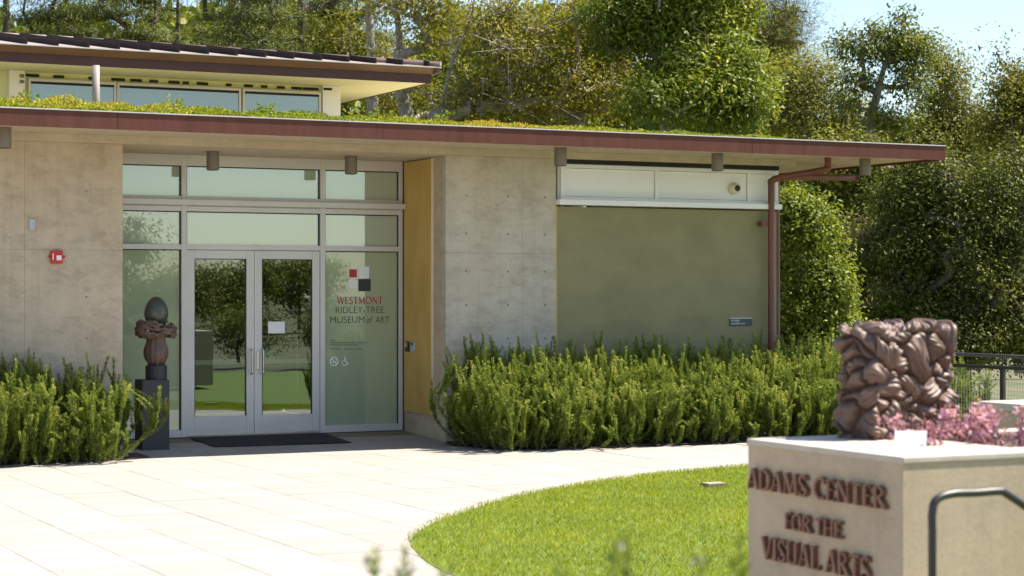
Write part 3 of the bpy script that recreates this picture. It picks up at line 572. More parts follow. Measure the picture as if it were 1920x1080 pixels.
# ------------------------------------------------------------------ trees
def rtube(mb_v, mb_f, a, b, ra, rb, seg=6):
    d = b-a; L = np.linalg.norm(d)
    if L < 1e-4: return
    d /= L; u = np.cross(d, [0, 0, 1] if abs(d[2]) < .9 else [1, 0, 0]); u /= np.linalg.norm(u); v = np.cross(d, u); n = len(mb_v)
    for p, r in ((a, ra), (b, rb)):
        for k in range(seg): q = 2*math.pi*k/seg; mb_v.append(p+r*(math.cos(q)*u+math.sin(q)*v))
    mb_f.extend([(n+k, n+(k+1) % seg, n+seg+(k+1) % seg, n+seg+k) for k in range(seg)])
def make_tree(name, label, cat, base, trunk, lobes, ncl, per, lsize, asp, clr, lmat, bark, seed, group=None, flat=.75, up=.3, rtip=.012, twigs=0, trunk_r=None, shell=.55):
    """trunk: list of points relative to base; lobes: (centre xyz rel, rx, rz); clumps spread through the lobes and tied by limbs"""
    r = np.random.default_rng(seed); base = np.array(base, float); T = thing(name, label, cat, tuple(base), group)
    tp = smooth_curve(trunk, 6); nodes = [p for p in tp]; par = [i-1 for i in range(len(tp))]; ntr = len(tp)
    sub = []
    for c0, rx, rz in lobes:
        sub.append((np.array(c0), rx*.72, rz*.72))
        for q in range(4): dq = unit(r.normal(0, 1, 3)); kq = r.uniform(.35, .62); sub.append((np.array(c0)+dq*np.array([rx, rx, rz])*(1-kq*.75), rx*kq, rz*kq))
    lobes = sub
    vol = np.array([l[1]**2*l[2] for l in lobes])**.8; vol /= vol.sum(); cl = []
    for li, k in zip(lobes, r.multinomial(ncl, vol)):
        d = unit(r.normal(0, 1, (k, 3))); rad = (shell+(1-shell)*r.random(k))**.7 if shell > 0 else r.random(k)**.4
        cl.append(np.array(li[0])+d*rad[:, None]*np.array([li[1], li[1], li[2]]))
    cl = np.vstack(cl); cl = cl[np.argsort(np.linalg.norm(cl-tp[-1]*[.6, .6, .6], axis=1))]; tips = []
    for c in cl:
        A = np.array(nodes); dd = np.linalg.norm(A-c, axis=1)+.35*np.maximum(0, A[:, 2]-c[2]+.1); dd[:max(1, ntr//3)] += 2.; i = int(np.argmin(dd)); a = A[i]; L = np.linalg.norm(c-a)
        n = max(1, int(L/.7)); prev = i
        for s in range(1, n+1):
            t = s/n; q = a+(c-a)*t+np.array([0, 0, -.12*L*math.sin(math.pi*t)])*(1 if up < .5 else .3)+r.normal(0, .05*L*(t < 1), 3); nodes.append(q); par.append(prev); prev = len(nodes)-1
        tips.append(prev)
    cnt = np.zeros(len(nodes))
    for t in tips: cnt[t] += 1
    for i in range(len(nodes)-1, 0, -1):
        if par[i] >= 0: cnt[par[i]] += cnt[i]
    rad = rtip*np.maximum(cnt, .6)**.47; mx = rad[0]
    if trunk_r: rad *= np.where(np.arange(len(nodes)) < ntr, trunk_r/mx, 1); rad[ntr:] = np.minimum(rad[ntr:], trunk_r*.6)
    V, Fc = [], []
    for i in range(1, len(nodes)):
        if par[i] >= 0: rtube(V, Fc, nodes[par[i]], nodes[i], (rad[par[i]] if par[i] < ntr and i < ntr else min(rad[par[i]], rad[i]*1.35)), rad[i], 8 if i < ntr else 5)
    for k in range(twigs):
        c = cl[r.integers(len(cl))]; d = unit(r.normal(0, 1, 3)+[0, 0, .2]); rtube(V, Fc, c, c+d*r.uniform(.3, .8), .012, .004, 4)
    link('trunk', npmesh(name+'_trunk', V, Fc, 4, smooth=True), bark, T)
    per = int(per*1.2); lsize *= .85; n = ncl*per; ci = np.repeat(np.arange(len(cl)), per); cr = clr*r.uniform(.65, 1.45, len(cl))[ci]*np.where(r.random(n) < .03, 1.4, 1)
    off = unit(r.normal(0, 1, (n, 3)))*(r.random(n)**.5*1.08)[:, None]*cr[:, None]*[1, 1, flat]; c = cl[ci]+off
    o1 = unit(off*[1, 1, 1/flat]); nr = unit(o1*.9+r.normal(0, .38, (n, 3))+[0, 0, .45]); d = r.normal(0, 1, (n, 3))+o1*.5+[0, 0, up-.3]; d = unit(d-nr*(d*nr).sum(1)[:, None]+o1*.25)
    Vl, Fl = leafquads(c, d, nr, lsize*r.uniform(.6, 1.3, n), lsize*asp*r.uniform(.7, 1.2, n))
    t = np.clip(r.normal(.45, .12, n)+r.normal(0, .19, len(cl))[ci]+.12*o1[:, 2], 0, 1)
    link('crown', npmesh(name+'_crown', Vl, Fl, 4, np.repeat(t, 4)), lmat, T); return T
def L(px, py, d, rx, ry, base): p = pt(px, py, d); return (p-np.array(base), rx*d/F, ry*d/F)
def gbase(px, d): p = pt(px, 550, d); return np.array([p[0], p[1], 0.])
def px_tree(name, label, d, tpx, trunk_px, lobes_px, **k):
    b = gbase(tpx, d); tr = [np.zeros(3)]+[pt(x, y, d)-b for x, y in trunk_px]; return make_tree(name, label, k.pop('cat', 'tree'), b, tr, [L(a, c, d+(e[0] if e else 0), rx, ry, b) for a, c, rx, ry, *e in lobes_px], **k)
CED = dict(per=150, lsize=.16, asp=.16, lmat=M['lf_cedar'], bark=M['bark_dark'], flat=.22, up=-.1, rtip=.02, shell=.1, group='cedars behind the upper roof')
def cedar(name, label, d, tpx, spread, seed, ncl=150):
    lo = []
    for y in (-60, -15, 25, 62, 100, 135):
        for s in (-1, 1): lo.append((tpx+s*spread*.5, y+(y % 7), spread*.62, 13, s*1.2))
    px_tree(name, label, d, tpx, [(tpx, 300), (tpx+4, 100), (tpx+2, -160)], lo, ncl=ncl, clr=.75, seed=seed, trunk_r=.2, **CED)
cedar('cedar_tree', 'dark layered cedar with its trunk at the far end of the upper roof', 46, 8, 190, 11)
cedar('cedar_tree', 'layered cedar with drooping limbs and thick trunk above the middle of the upper roof', 48, 330, 210, 12)
cedar('cedar_tree', 'shaded dark cedar standing between the layered cedar and the bare grey trunks', 45, 562, 170, 13)
GRY = dict(lmat=M['lf_sparse'], bark=M['bark'], group='grey-barked trees behind the green roof')
px_tree('grey_barked_tree', 'straight pale bare trunk beside the corner of the upper roof', 42, 697, [(698, 300), (697, 120), (685, -80)], [(690, -40, 90, 60), (640, 60, 70, 50, 3), (735, 150, 70, 60, 3)], ncl=60, per=90, lsize=.13, asp=.4, clr=.6, seed=21, rtip=.012, trunk_r=.13, **GRY)
px_tree('grey_barked_tree', 'grey forked tree behind the corner of the upper roof', 40, 762, [(770, 300), (750, 150), (748, 60), (730, -60)], [(760, -10, 100, 60), (820, 60, 80, 60), (720, 110, 60, 60, 2), (800, 170, 80, 40)], ncl=80, per=80, lsize=.12, asp=.4, clr=.6, seed=22, rtip=.014, trunk_r=.17, twigs=120, **GRY)
px_tree('grey_barked_tree', 'thick leaning grey trunk with sparse yellow-green leaves and many bare twigs', 37, 850, [(815, 300), (828, 200), (850, 110), (880, 40), (900, -60)], [(900, 40, 110, 70), (980, 90, 120, 70), (1060, 150, 110, 60), (960, 170, 130, 50), (870, 180, 70, 40), (1040, 40, 100, 60)], ncl=170, per=60, lsize=.12, asp=.4, clr=.55, seed=23, rtip=.014, trunk_r=.2, twigs=420, shell=.2, **GRY)
px_tree('grey_barked_tree', 'low spreading grey limbs among sparse leaves left of the dense tree', 38, 1075, [(1085, 330), (1080, 230), (1100, 170), (1130, 90)], [(1120, 100, 90, 70), (1030, 190, 100, 40), (1150, 180, 90, 50), (1150, 20, 90, 50)], ncl=110, per=80, lsize=.12, asp=.4, clr=.55, seed=24, rtip=.014, trunk_r=.16, twigs=240, shell=.2, **GRY)
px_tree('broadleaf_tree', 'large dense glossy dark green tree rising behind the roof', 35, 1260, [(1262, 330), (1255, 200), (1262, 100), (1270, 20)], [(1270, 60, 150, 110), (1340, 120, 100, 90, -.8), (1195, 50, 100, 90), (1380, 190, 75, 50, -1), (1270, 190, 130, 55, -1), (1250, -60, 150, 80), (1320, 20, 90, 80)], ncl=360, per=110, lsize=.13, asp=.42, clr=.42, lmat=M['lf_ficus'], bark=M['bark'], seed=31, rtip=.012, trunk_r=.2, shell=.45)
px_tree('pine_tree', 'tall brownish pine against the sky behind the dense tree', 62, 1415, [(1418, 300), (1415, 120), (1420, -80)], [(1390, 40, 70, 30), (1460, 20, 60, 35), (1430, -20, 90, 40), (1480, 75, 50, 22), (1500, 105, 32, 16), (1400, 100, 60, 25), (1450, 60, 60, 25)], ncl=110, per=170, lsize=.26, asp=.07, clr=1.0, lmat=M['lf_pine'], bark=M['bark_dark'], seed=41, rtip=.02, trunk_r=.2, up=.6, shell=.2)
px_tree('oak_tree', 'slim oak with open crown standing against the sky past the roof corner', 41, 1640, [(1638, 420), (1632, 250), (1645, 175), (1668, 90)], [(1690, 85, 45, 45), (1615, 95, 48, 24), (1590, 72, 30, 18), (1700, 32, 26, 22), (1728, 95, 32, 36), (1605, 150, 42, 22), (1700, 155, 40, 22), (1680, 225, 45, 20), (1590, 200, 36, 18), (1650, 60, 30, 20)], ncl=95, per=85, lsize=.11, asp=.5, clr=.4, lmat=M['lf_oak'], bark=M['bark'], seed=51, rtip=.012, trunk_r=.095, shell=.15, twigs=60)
OL = dict(lmat=M['lf_olive'], bark=M['bark'], lsize=.105, asp=.5, rtip=.013)
px_tree('olive_green_tree', 'olive green tree between the pine and the slim oak', 52, 1520, [(1515, 420), (1520, 240)], [(1500, 170, 80, 50), (1560, 215, 70, 45), (1450, 215, 70, 45), (1530, 130, 50, 30), (1590, 260, 60, 45)], ncl=170, per=120, clr=.7, seed=61, group='olive green trees past the roof corner', trunk_r=.18, **OL)
px_tree('olive_green_tree', 'tall yellowish tree with rounded top beyond the slim oak', 47, 1790, [(1790, 420), (1785, 200)], [(1772, 135, 42, 42), (1800, 210, 75, 55), (1730, 265, 75, 45), (1850, 270, 75, 55)], ncl=190, per=120, clr=.65, seed=62, group='olive green trees past the roof corner', trunk_r=.18, **OL)
px_tree('olive_green_tree', 'bushy yellowish tree at the edge of the view above the fence', 42, 1915, [(1915, 420), (1910, 220)], [(1912, 170, 42, 45), (1900, 250, 75, 55), (1955, 200, 70, 75), (1868, 125, 12, 28)], ncl=170, per=120, clr=.6, seed=63, group='olive green trees past the roof corner', trunk_r=.16, twigs=60, **OL)
px_tree('oak_tree', 'broad dark shaded oak hanging over the fence', 33, 1800, [(1790, 520), (1780, 430)], [(1760, 420, 130, 120), (1860, 380, 110, 110), (1700, 480, 100, 110), (1830, 540, 130, 100), (1930, 480, 100, 140), (1690, 590, 90, 70), (1720, 330, 80, 60), (1880, 620, 110, 60), (1780, 640, 120, 50)], ncl=400, per=150, lsize=.088, asp=.5, clr=.42, lmat=leafmat('leaf_dark_oak', [(0, (.035, .05, .013)), (.6, (.09, .11, .027)), (1, (.19, .19, .045))], .2), bark=M['bark_dark'], seed=71, rtip=.012, trunk_r=.2, shell=.4, twigs=200)
px_tree('oak_tree', 'thin-leaved tree with bare reddish trunk behind the downspouts', 40, 1610, [(1618, 520), (1612, 420), (1600, 330), (1590, 260)], [(1560, 330, 70, 40), (1620, 320, 60, 40), (1540, 390, 50, 30), (1650, 390, 40, 40), (1580, 280, 60, 30)], ncl=130, per=80, lsize=.12, asp=.5, clr=.5, lmat=M['lf_oak'], bark=pm('bark_red', (.2, .1, .06), (.11, .06, .04), 7, .9, .4, (1, 1, .25)), seed=72, rtip=.013, trunk_r=.15, shell=.2, twigs=120)
px_tree('glossy_shrub', 'tall glossy bright green shrub right behind the downspouts', 30.5, 1520, [(1520, 640), (1515, 520)], [(1505, 430, 45, 55), (1530, 520, 55, 60), (1500, 600, 50, 55), (1550, 590, 45, 50), (1480, 400, 25, 50), (1530, 640, 70, 30)], cat='shrub', ncl=230, per=100, lsize=.1, asp=.45, clr=.4, lmat=M['lf_ficus'], bark=M['bark'], seed=81, rtip=.008, shell=.45)
px_tree('pale_shrub', 'pale dusty green shrub between the glossy shrub and the dark oak', 34, 1610, [(1610, 640), (1610, 540)], [(1600, 520, 50, 60), (1590, 600, 50, 50), (1640, 610, 50, 40), (1620, 450, 40, 40)], cat='shrub', ncl=150, per=100, lsize=.07, asp=.5, clr=.45, lmat=leafmat('leaf_dusty', [(0, (.09, .1, .05)), (1, (.2, .2, .09))], .25), bark=M['bark'], seed=82, rtip=.008, shell=.3)
# far woodland that closes the gaps low down
def wood():
    n = 110000; r = np.random.default_rng(5); px = r.uniform(-150, 2100, n); d = r.uniform(62, 85, n)
    top = 60+60*np.sin(px/90.)+40*np.sin(px/37.+1)+np.where(px < 700, -60, 0)+np.where((px > 1480), 110, 0)+np.where(px > 1480, 30*np.sin(px/50), 0); top = np.maximum(top, np.where(px > 1480, 240, 20))
    py = top+(700-top)*r.random(n)**1.1; P = CAM+(fw+np.outer((px-960)/F, rt)+np.outer((540-py)/F, upv))*d[:, None]; P[:, 2] = np.maximum(P[:, 2], .1)
    dd = unit(r.normal(0, 1, (n, 3))); V, Fc = leafquads(P, dd, unit(r.normal(0, .6, (n, 3))+[.3, 0, .8]), r.uniform(.35, .7, n), r.uniform(.2, .35, n))
    o = link('far_woodland', npmesh('far_woodland', V, Fc, 4, np.repeat(np.clip(.35+.25*np.sin(px/23)*np.sin(py/17)+r.normal(0, .15, n), 0, 1), 4)), M['lf_oak']); tag(o, 'mass of far woodland behind the nearer trees', 'woodland', kind='stuff')
wood()
# trees and shrubs on the camera's side of the lawn, seen mirrored in the glass
r3 = np.random.default_rng(9)
for k in range(9):
    b = np.array([17+3.6*k, -28-r3.uniform(0, 14), 0]); h = r3.uniform(2.0, 3.3) if k > 1 else 5.5
    make_tree('hillside_tree', 'dark bushy tree on the far side of the lawn, mirrored in the doors', 'tree', b, [(0, 0, 0), (0, 0, h*.4), (.2, .1, h*.7)], [((0, 0, h*.55), 2.2, h*.4), ((1, .4, h*.75), 1.2, h*.25)], 60, 110, .2, .5, .7, M['lf_oak'], M['bark_dark'], 100+k, 'trees mirrored in the glass')
for k in range(6):
    b = np.array([13.5+2.1*k, .6-r3.uniform(0, 2.5), 0])
    make_tree('lawn_shrub', 'dark shrub along the near edge of the lawn, mirrored in the doors', 'shrub', b, [(0, 0, 0), (0, 0, .4), (.05, 0, .8)], [((0, 0, .8), .95, .65)], 50, 90, .1, .4, .4, M['lf_oak'], M['bark_dark'], 120+k, 'shrubs mirrored in the glass', rtip=.008)

# ------------------------------------------------------------------ rosemary
def rosemary_mesh(seed, W, D, H, nst, flowers=0, lean=(-.25, -.35), spr=.9):
    r = np.random.default_rng(seed); Cs, Ds, Ls, Ts = [], [], [], []; sv, sfc = [], []
    for k in range(nst):
        b = np.array([r.uniform(-W/2, W/2)*.8, r.uniform(-D/2, D/2)*.8, 0]); Hh = H*(r.uniform(.55, 1.05) if k % 4 else r.uniform(.25, .5))
        if k % 4 == 0: b[1] -= D*.22
        out = np.array([b[0]/W*spr+lean[0]*r.uniform(-.3, 1.2), b[1]/D*spr+lean[1]*r.uniform(-.2, 1.1), 0])
        bend = r.normal(0, .2, 3)*[1, 1, 0]; t = np.linspace(0, 1, 9)[:, None]
        P = b+out*Hh*(1.1*t-.55*t**2)+bend*Hh*np.sin(t*math.pi)+np.array([0, 0, 1])*Hh*(t**.9)
        for i in range(8): rtube(sv, sfc, P[i], P[i+1], .006*(1-i/10), .006*(1-(i+1)/10), 4)
        nsub = 4
        paths = [(P, .04)]
        for s in range(nsub):
            i = r.integers(3, 7); d = unit(np.array([r.normal(0, .5), r.normal(-.15, .5), 1.1])); Lb = Hh*r.uniform(.2, .38); q = np.linspace(0, 1, 6)[:, None]
            side = d*[1, 1, .2]; Pb = P[i]+side*Lb*.5*q+np.array([0, 0, 1])*Lb*q**1.3; paths.append((Pb, .0)); rtube(sv, sfc, Pb[0], Pb[-1], .003, .0015, 4)
        tone = r.normal(0, .12)
        for Pp, s0 in paths:
            seglen = np.linalg.norm(np.diff(Pp, axis=0), axis=1).sum(); m = int(seglen*(1-s0)*560); u = s0+(1-s0)*r.random(m)
            idx = u*(len(Pp)-1); i0 = np.minimum(idx.astype(int), len(Pp)-2); f = (idx-i0)[:, None]; c = Pp[i0]*(1-f)+Pp[i0+1]*f; tg = unit(Pp[i0+1]-Pp[i0])
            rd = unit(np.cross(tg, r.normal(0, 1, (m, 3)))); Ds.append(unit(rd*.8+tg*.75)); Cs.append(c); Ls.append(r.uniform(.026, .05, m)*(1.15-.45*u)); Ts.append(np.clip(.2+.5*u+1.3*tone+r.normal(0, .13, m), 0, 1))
    c = np.vstack(Cs); d = np.vstack(Ds); V, Fc = leafquads(c, d, r.normal(0, 1, c.shape), np.concatenate(Ls), .0072)
    A = npmesh('rosemary_needles', V, Fc, 4, np.repeat(np.concatenate(Ts), 4)); Bm = npmesh('rosemary_stems', sv, sfc, 4); fl = None
    if flowers:
        k = r.integers(0, len(c), flowers*6); cc = c[k]+r.normal(0, .006, (len(k), 3)); V, Fc = leafquads(cc, unit(r.normal(0, 1, cc.shape)), r.normal(0, 1, cc.shape), .016, .012); fl = npmesh('rosemary_flowers', V, Fc, 4, np.repeat(r.random(len(k)), 4))
    return A, Bm, fl
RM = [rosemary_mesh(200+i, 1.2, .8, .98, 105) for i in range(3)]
def rosemary(x, y, s, k, label, group, rz=0., meshes=None):
    A, Bm, fl = (meshes or RM[k % 3]); T = thing('rosemary_bush', label, 'rosemary', (x, y, GZ+.01), group); T.scale = (1, 1, s); T.rotation_euler = (0, 0, rz)
    link('needles', A, M['lf_rose'], T)['kind'] = 'stuff'; link('stems', Bm, M['stem'], T)['kind'] = 'stuff'
    if fl: link('flowers', fl, M['lf_lilac'], T)['kind'] = 'stuff'
k = 0
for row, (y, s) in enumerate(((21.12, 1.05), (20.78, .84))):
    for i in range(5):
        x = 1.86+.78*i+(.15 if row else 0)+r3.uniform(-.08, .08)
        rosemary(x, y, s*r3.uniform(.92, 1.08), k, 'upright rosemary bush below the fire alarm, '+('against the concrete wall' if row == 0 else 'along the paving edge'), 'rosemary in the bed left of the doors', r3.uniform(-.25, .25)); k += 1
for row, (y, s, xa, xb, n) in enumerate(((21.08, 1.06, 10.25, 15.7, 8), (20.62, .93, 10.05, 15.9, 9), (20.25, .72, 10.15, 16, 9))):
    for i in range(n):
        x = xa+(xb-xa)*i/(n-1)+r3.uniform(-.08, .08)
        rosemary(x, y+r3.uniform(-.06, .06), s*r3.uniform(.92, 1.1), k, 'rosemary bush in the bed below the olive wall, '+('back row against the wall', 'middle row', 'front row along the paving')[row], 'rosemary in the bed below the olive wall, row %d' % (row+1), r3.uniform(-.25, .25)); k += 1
# blurred flowering sprigs close to the camera
FG = [rosemary_mesh(300+i, .06, .06, 1.0, 3, 30, (0, 0), .05) for i in range(2)]
for tr in FG:      # the tallest tip stands over the origin
    tip = max((v.co for v in tr[0].vertices), key=lambda c: c.z).copy()
    for m_ in tr:
        for v in m_.vertices: v.co.x -= tip.x; v.co.y -= tip.y
for i, (px, py, d) in enumerate(((705, 1034, 4.2), (752, 1030, 4.4), (850, 1058, 4.0), (1040, 1050, 4.2), (1140, 1000, 4.1), (1185, 1012, 4.4), (1305, 1036, 4.2), (1385, 1012, 4.0))):
    p = pt(px, py, d); b = np.array([p[0], p[1], 0]); rosemary(p[0], p[1], (p[2]-GZ+.01)/max(v.co.z for v in FG[i % 2][0].vertices), i, 'out-of-focus flowering rosemary sprigs in front of the lawn', 'flowering rosemary close by', i*.9, FG[i % 2])
# little lilac ground flowers by the bed edge
p = onZ(1395, 826, GZ); T = thing('lilac_flower_clump', 'small clump of lilac flowers at the paving edge behind the sign wall', 'flowers', (p[0], p[1], GZ)); r = np.random.default_rng(4); n = 260
c = r.normal(0, 1, (n, 3))*[.14, .08, .03]+[0, 0, .09]; V, Fc = leafquads(c, unit(r.normal(0, 1, (n, 3))+[0, 0, .6]), r.normal(0, 1, (n, 3)), .03, .02)
link('petals', npmesh('petals', V[:n*2], Fc[:n//2], 4, r.random(n*2)), M['lf_lilac'], T)['kind'] = 'stuff'; link('leaves', npmesh('clump_leaves', V[n*2:]-[0, 0, .03], Fc[:n//2], 4, r.random(n*2)), M['lf_weed'], T)['kind'] = 'stuff'

# ------------------------------------------------------------------ sign wall with planter
CZ = 1.0; SXL, SYN, SYF = 5.2, 6.79, 7.99; HX0, HY0, HY1 = 5.95, 7.0, 7.86
W = thing('sign_wall', 'pale concrete planter wall with bronze letters ADAMS CENTER FOR THE VISUAL ARTS', 'sign wall', (SXL, SYN, 0))
def ushape(e): return [(SXL+e, SYN+e), (11, SYN+e), (11, HY0-e), (HX0-e, HY0-e), (HX0-e, HY1+e), (11, HY1+e), (11, SYF-e), (SXL+e, SYF-e)]
MB().prism(ushape(.006), 'z', GZ, CZ-.03).build('wall_body', M['conc_sign'], W); MB().prism(ushape(0), 'z', CZ-.0295, CZ).build('cap', M['cap'], W, bevel=.006)
BOX('planter_soil', M['soil'], W, HX0, 11, HY0, HY1, .3, CZ-.12)
def sign_line(s, pa, pb, px_top, px_bot):
    A = CAM+ray(*pa)*((SXL-.0)/ray(*pa)[0]); Bq = CAM+ray(*pb)*(SXL/ray(*pb)[0]); tq = CAM+ray(*px_top)*(SXL/ray(*px_top)[0]); bq = CAM+ray(*px_bot)*(SXL/ray(*px_bot)[0]); h = tq[2]-bq[2]
    serif_line(s, (SXL+.008, A[1], A[2]), (0, -1, 0), h, (-1, 0, 0), .03, A[1]-Bq[1], M['bronze'], W, 'letter')
sign_line('ADAMS CENTER', (1407, 914), (1668, 951), (1415, 877), (1415, 915)); sign_line('FOR THE', (1478, 991), (1585, 1008), (1483, 960), (1483, 991)); sign_line('VISUAL ARTS', (1434, 1046), (1638, 1083), (1445, 1006), (1445, 1047))
# clay sculpture on the wall
Np, Lp, Rp = onZ(1646, 827, CZ)[:2], onZ(1602, 819, CZ)[:2], onZ(1800, 815, CZ)[:2]
SH = .537; r4 = np.random.default_rng(17)
e1 = Rp-Np; w1 = np.linalg.norm(e1); e1 /= w1; e2 = Lp-Np; w2 = max(.26, np.linalg.norm(e2)); e2 = np.array([-e1[1], e1[0]])
CS = thing('clay_sculpture', 'block-shaped brown sculpture of crumpled ribbed folds on the sign wall', 'sculpture', (*(Np+e1*w1/2+e2*w2/2), CZ))
hw, hd, hh = w1/2-.012, w2/2-.01, SH/2; RR = .035
cells = r4.uniform(-1, 1, (88, 3))*[hw+.05, hd+.05, hh+.05]; cdir = unit(r4.normal(0, 1, (88, 3))*[1, .4, 1]); cdep = r4.uniform(-.008, .008, 88)
stretch = unit(r4.normal(0, 1, (88, 3)))
def wob(p, f, ph): return np.stack([np.sin(p[:, 1]*f+ph+1.7*np.sin(p[:, 2]*f*.7)), np.sin(p[:, 2]*f*1.1+2*ph+1.5*np.sin(p[:, 0]*f*.8)), np.sin(p[:, 0]*f*.9+3*ph+1.6*np.sin(p[:, 1]*f))], 1)
def crumple(p):
    q = p+.035*wob(p, 11, .4)+.012*wob(p, 27, 1.9); out = np.empty(len(q))
    for a in range(0, len(q), 4000):
        d = q[a:a+4000, None]-cells[None]; al = (d*stretch).sum(2); D = np.sqrt(np.maximum((d**2).sum(2)-.8*al**2, 1e-9)); o = np.argsort(D, 1)[:, :2]; k = np.arange(len(o)); f1 = D[k, o[:, 0]]; f2 = D[k, o[:, 1]]; c = o[:, 0]
        e = np.clip((f2-f1)/.06, 0, 1); pil = np.sqrt(1-(1-e)**2); rib = np.cos(((q[a:a+4000]-cells[c])*cdir[c]).sum(1)*2*math.pi/.022); fl = np.cos(((q[a:a+4000]-cells[c])*cdir[c]).sum(1)*2*math.pi/.075+c)
        out[a:a+4000] = .078*pil+cdep[c]+.006*rib*pil+.009*fl*pil-.066
    return out
def facegrid(ax, sg, st=.0042):
    H3 = np.array([hw, hd, hh]); o = [i for i in range(3) if i != ax]; n1, n2 = int(2*H3[o[0]]/st), int(2*H3[o[1]]/st); a, b = np.meshgrid(np.linspace(-1, 1, n1), np.linspace(-1, 1, n2), indexing='ij'); P = np.zeros((n1*n2, 3)); P[:, ax] = sg*H3[ax]; P[:, o[0]] = a.ravel()*H3[o[0]]; P[:, o[1]] = b.ravel()*H3[o[1]]
    inn = np.clip(P, np.array([-(hw-RR), -(hd-RR), -9]), H3-RR); nn = unit(P-inn); Q = inn+nn*RR; Q = Q+nn*crumple(Q)[:, None]
    I = np.arange(n1*n2).reshape(n1, n2); Fq = np.stack([I[:-1, :-1], I[1:, :-1], I[1:, 1:], I[:-1, 1:]], -1).reshape(-1, 4)
    if (sg > 0) != (ax != 1): Fq = Fq[:, ::-1]
    return Q, Fq
VV, FF, nv = [], [], 0
for ax, sg in ((1, -1), (0, -1), (0, 1), (2, 1), (1, 1)):
    Q, Fq = facegrid(ax, sg, .0042 if sg*(ax != 2) < 0 or ax == 2 else .008); VV.append(Q); FF.append(Fq+nv); nv += len(Q)
VV = np.vstack(VV); VV[:, 2] = np.maximum(VV[:, 2], -hh+.002); VW = np.outer(VV[:, 0], [*e1, 0])+np.outer(VV[:, 1], [*e2, 0])+np.outer(VV[:, 2]+hh, [0, 0, 1])
link('crumpled_clay', npmesh('crumpled_clay', VW, np.vstack(FF), 4, smooth=True), M['clay'], CS)
# label card
a = onZ(1676, 837, CZ); T = thing('label_card', 'small pale blank label card leaning in front of the clay sculpture', 'label', tuple(a)); d1 = np.array([rt[0], rt[1], 0]); bk = np.array([fw[0], fw[1], 0])
cw = .145; V = [a+[0, 0, .002], a+d1*cw+[0, 0, .002], a+d1*(cw+.012)+bk*.035+[0, 0, .068], a+d1*.012+bk*.035+[0, 0, .068]]; V += [v+bk*.006 for v in V]
MB().add(V, [(0, 1, 2, 3), (7, 6, 5, 4), (0, 4, 5, 1), (1, 5, 6, 2), (2, 6, 7, 3), (3, 7, 4, 0)]).build('card', M['card'], T); MB().tube([a+d1*.07+bk*.03+[0, 0, .001], a+d1*.07+bk*.033+[0, 0, .05]], .004, 6).build('stake', M['steel'], T)
# pink succulents in the planter
def succulent(px, py, Y, w, n, seed, label):
    top = onY(px, py, Y); b = np.array([top[0], top[1], CZ-.12]); r = np.random.default_rng(seed); T = thing('pink_succulent', label, 'succulent', tuple(b), 'pink succulents in the sign wall planter'); mb = MB(); Cs = []; H = top[2]-b[2]
    for k in range(n):
        fx = r.uniform(-1, 1); b0 = np.array([fx*w*.6+r.normal(0, .03), r.uniform(-.14, .18), 0]); tip = b0+np.array([fx*w*.5+r.normal(0, .05), r.normal(0, .06), H*r.uniform(.45, 1.0)]); mid = b0*.55+tip*.45+np.array([r.normal(0, .03), 0, .02])
        P = smooth_curve([b0, mid, tip], 4); mb.tube(P+b, np.linspace(.008, .005, len(P)), 6)
        for s_ in range(38): Cs.append(tip+r.normal(0, 1, 3)*[.032, .032, .016])
        for s_ in range(9): f = r.uniform(.25, 1); Cs.append(mid+(tip-mid)*f+r.normal(0, .014, 3))
    for s_ in range(9*n): Cs.append(np.array([r.uniform(-1, 1)*w, r.uniform(-.16, .2), r.uniform(.06, .17)]))
    mb.build('stems', pm('succulent_stem_%d' % seed, (.3, .13, .17), (.22, .09, .12), 9, .6), T, smooth=True, kind='stuff'); c = np.array(Cs); m = len(c)
    V, Fc = leafquads(c, unit(r.normal(0, 1, (m, 3))+[0, 0, .4]), r.normal(0, 1, (m, 3)), r.uniform(.02, .04, m), r.uniform(.012, .022, m))
    link('rosettes', npmesh('rosettes_%d' % seed, V, Fc, 4, np.repeat(np.clip(c[:, 2]/H*.8+r.normal(0, .2, m), 0, 1), 4)), M['lf_pink'], T)['kind'] = 'stuff'
succulent(1745, 768, 7.4, .13, 6, 1, 'pink succulent branching in front of the clay sculpture'); succulent(1812, 745, 7.6, .07, 5, 2, 'tall arching pink succulent between sculpture and fence')
succulent(1870, 772, 7.4, .13, 8, 3, 'dense pink succulent in front of the second planter block'); succulent(1935, 775, 7.3, .12, 7, 4, 'pink succulent beside the dense one, toward the handrail end')
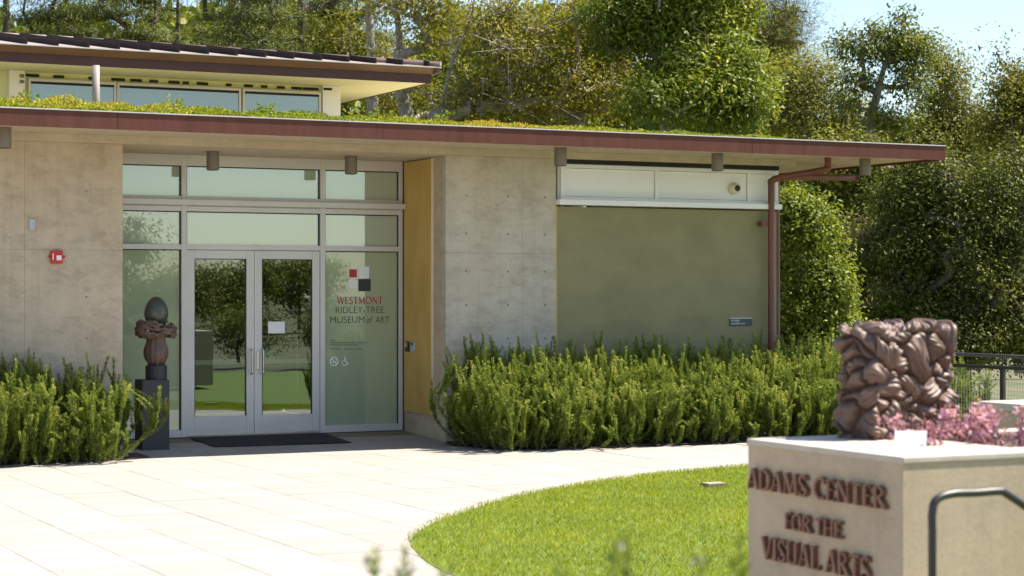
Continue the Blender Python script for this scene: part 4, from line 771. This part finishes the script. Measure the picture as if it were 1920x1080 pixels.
# second concrete block and handrail
a = onZ(1832, 752, CZ); T = thing('planter_block', 'second pale concrete planter block with sunlit cap behind the pink succulents', 'planter', (a[0], a[1], 0))
BOX('block_body', M['conc_sign'], T, a[0]+.01, a[0]+3, a[1]-.95, a[1]-.01, 0, CZ-.05, bevel=.008); BOX('block_cap', M['cap'], T, a[0], a[0]+3.01, a[1]-.96, a[1], CZ-.05, CZ, bevel=.006)
HY = 6.2
def hp(px, py): return onY(px, py, HY)
T = thing('handrail', 'dark steel tube handrail in front of the sign wall', 'handrail', (hp(1748, 1000)[0], HY, 0)); p0 = hp(1748, 1080)
MB().tube(smooth_curve([(p0[0], HY, 0), p0, hp(1748, 1000), hp(1748, 962), hp(1756, 937), hp(1785, 926), hp(1830, 924), hp(1872, 921), hp(1886, 925), hp(1925, 951), hp(1990, 995), hp(2200, 1140)], 6), .0165, 14).build('rail_tube', M['rail'], T, smooth=True)
MB()._l([(0, .05), (.012, .05)], (p0[0], HY, .001), 20).build('foot_plate', M['rail'], T)
# lawn sprinkler cover
p = onZ(1338, 911, GZ+.02); T = thing('irrigation_cover', 'small weathered rectangular lid set in the lawn', 'cover', tuple(p)); BOX('lid', pm('lid', (.36, .27, .2), (.28, .21, .16), 9, .8), T, p[0]-.09, p[0]+.09, p[1]-.06, p[1]+.06, GZ, GZ+.05, bevel=.004); BOX('lid_rim', M['lamp'], T, p[0]-.1, p[0]+.1, p[1]-.07, p[1]+.07, GZ, GZ+.042)
# ------------------------------------------------------------------ guard rail
G = thing('guard_rail', 'dark steel guard rail with welded wire mesh panels in front of the trees', 'railing', (15.5, 20, 0)); GX = 15.5
MB().tube([(GX, 16, .955), (GX, 30, .955)], .022, 10).build('top_rail', M['rail'], G, smooth=True)
BOX('middle_rail', M['rail'], G, GX-.02, GX+.02, 16, 30, .80, .84); BOX('bottom_rail', M['rail'], G, GX-.02, GX+.02, 16, 30, .11, .15)
yp = onX_y = 18.35
for k, y in enumerate(np.arange(16.55, 30, 1.8)):
    BOX('post', M['rail'], G, GX-.021, GX+.021, y-.03, y+.03, -.05, .8); MB().tube([(GX, y, .84), (GX, y, .94)], .009, 6).build('rail_stub', M['rail'], G)
ms = MB()
for y in np.arange(16.05, 30, .05): ms.box(GX-.0015, GX+.0015, y-.0015, y+.0015, .15, .8)
for z in np.arange(.2, .8, .05): ms.box(GX-.0045, GX-.0017, 16.05, 30, z-.0015, z+.0015)
ms.build('wire_mesh', M['mesh'], G, kind='stuff')
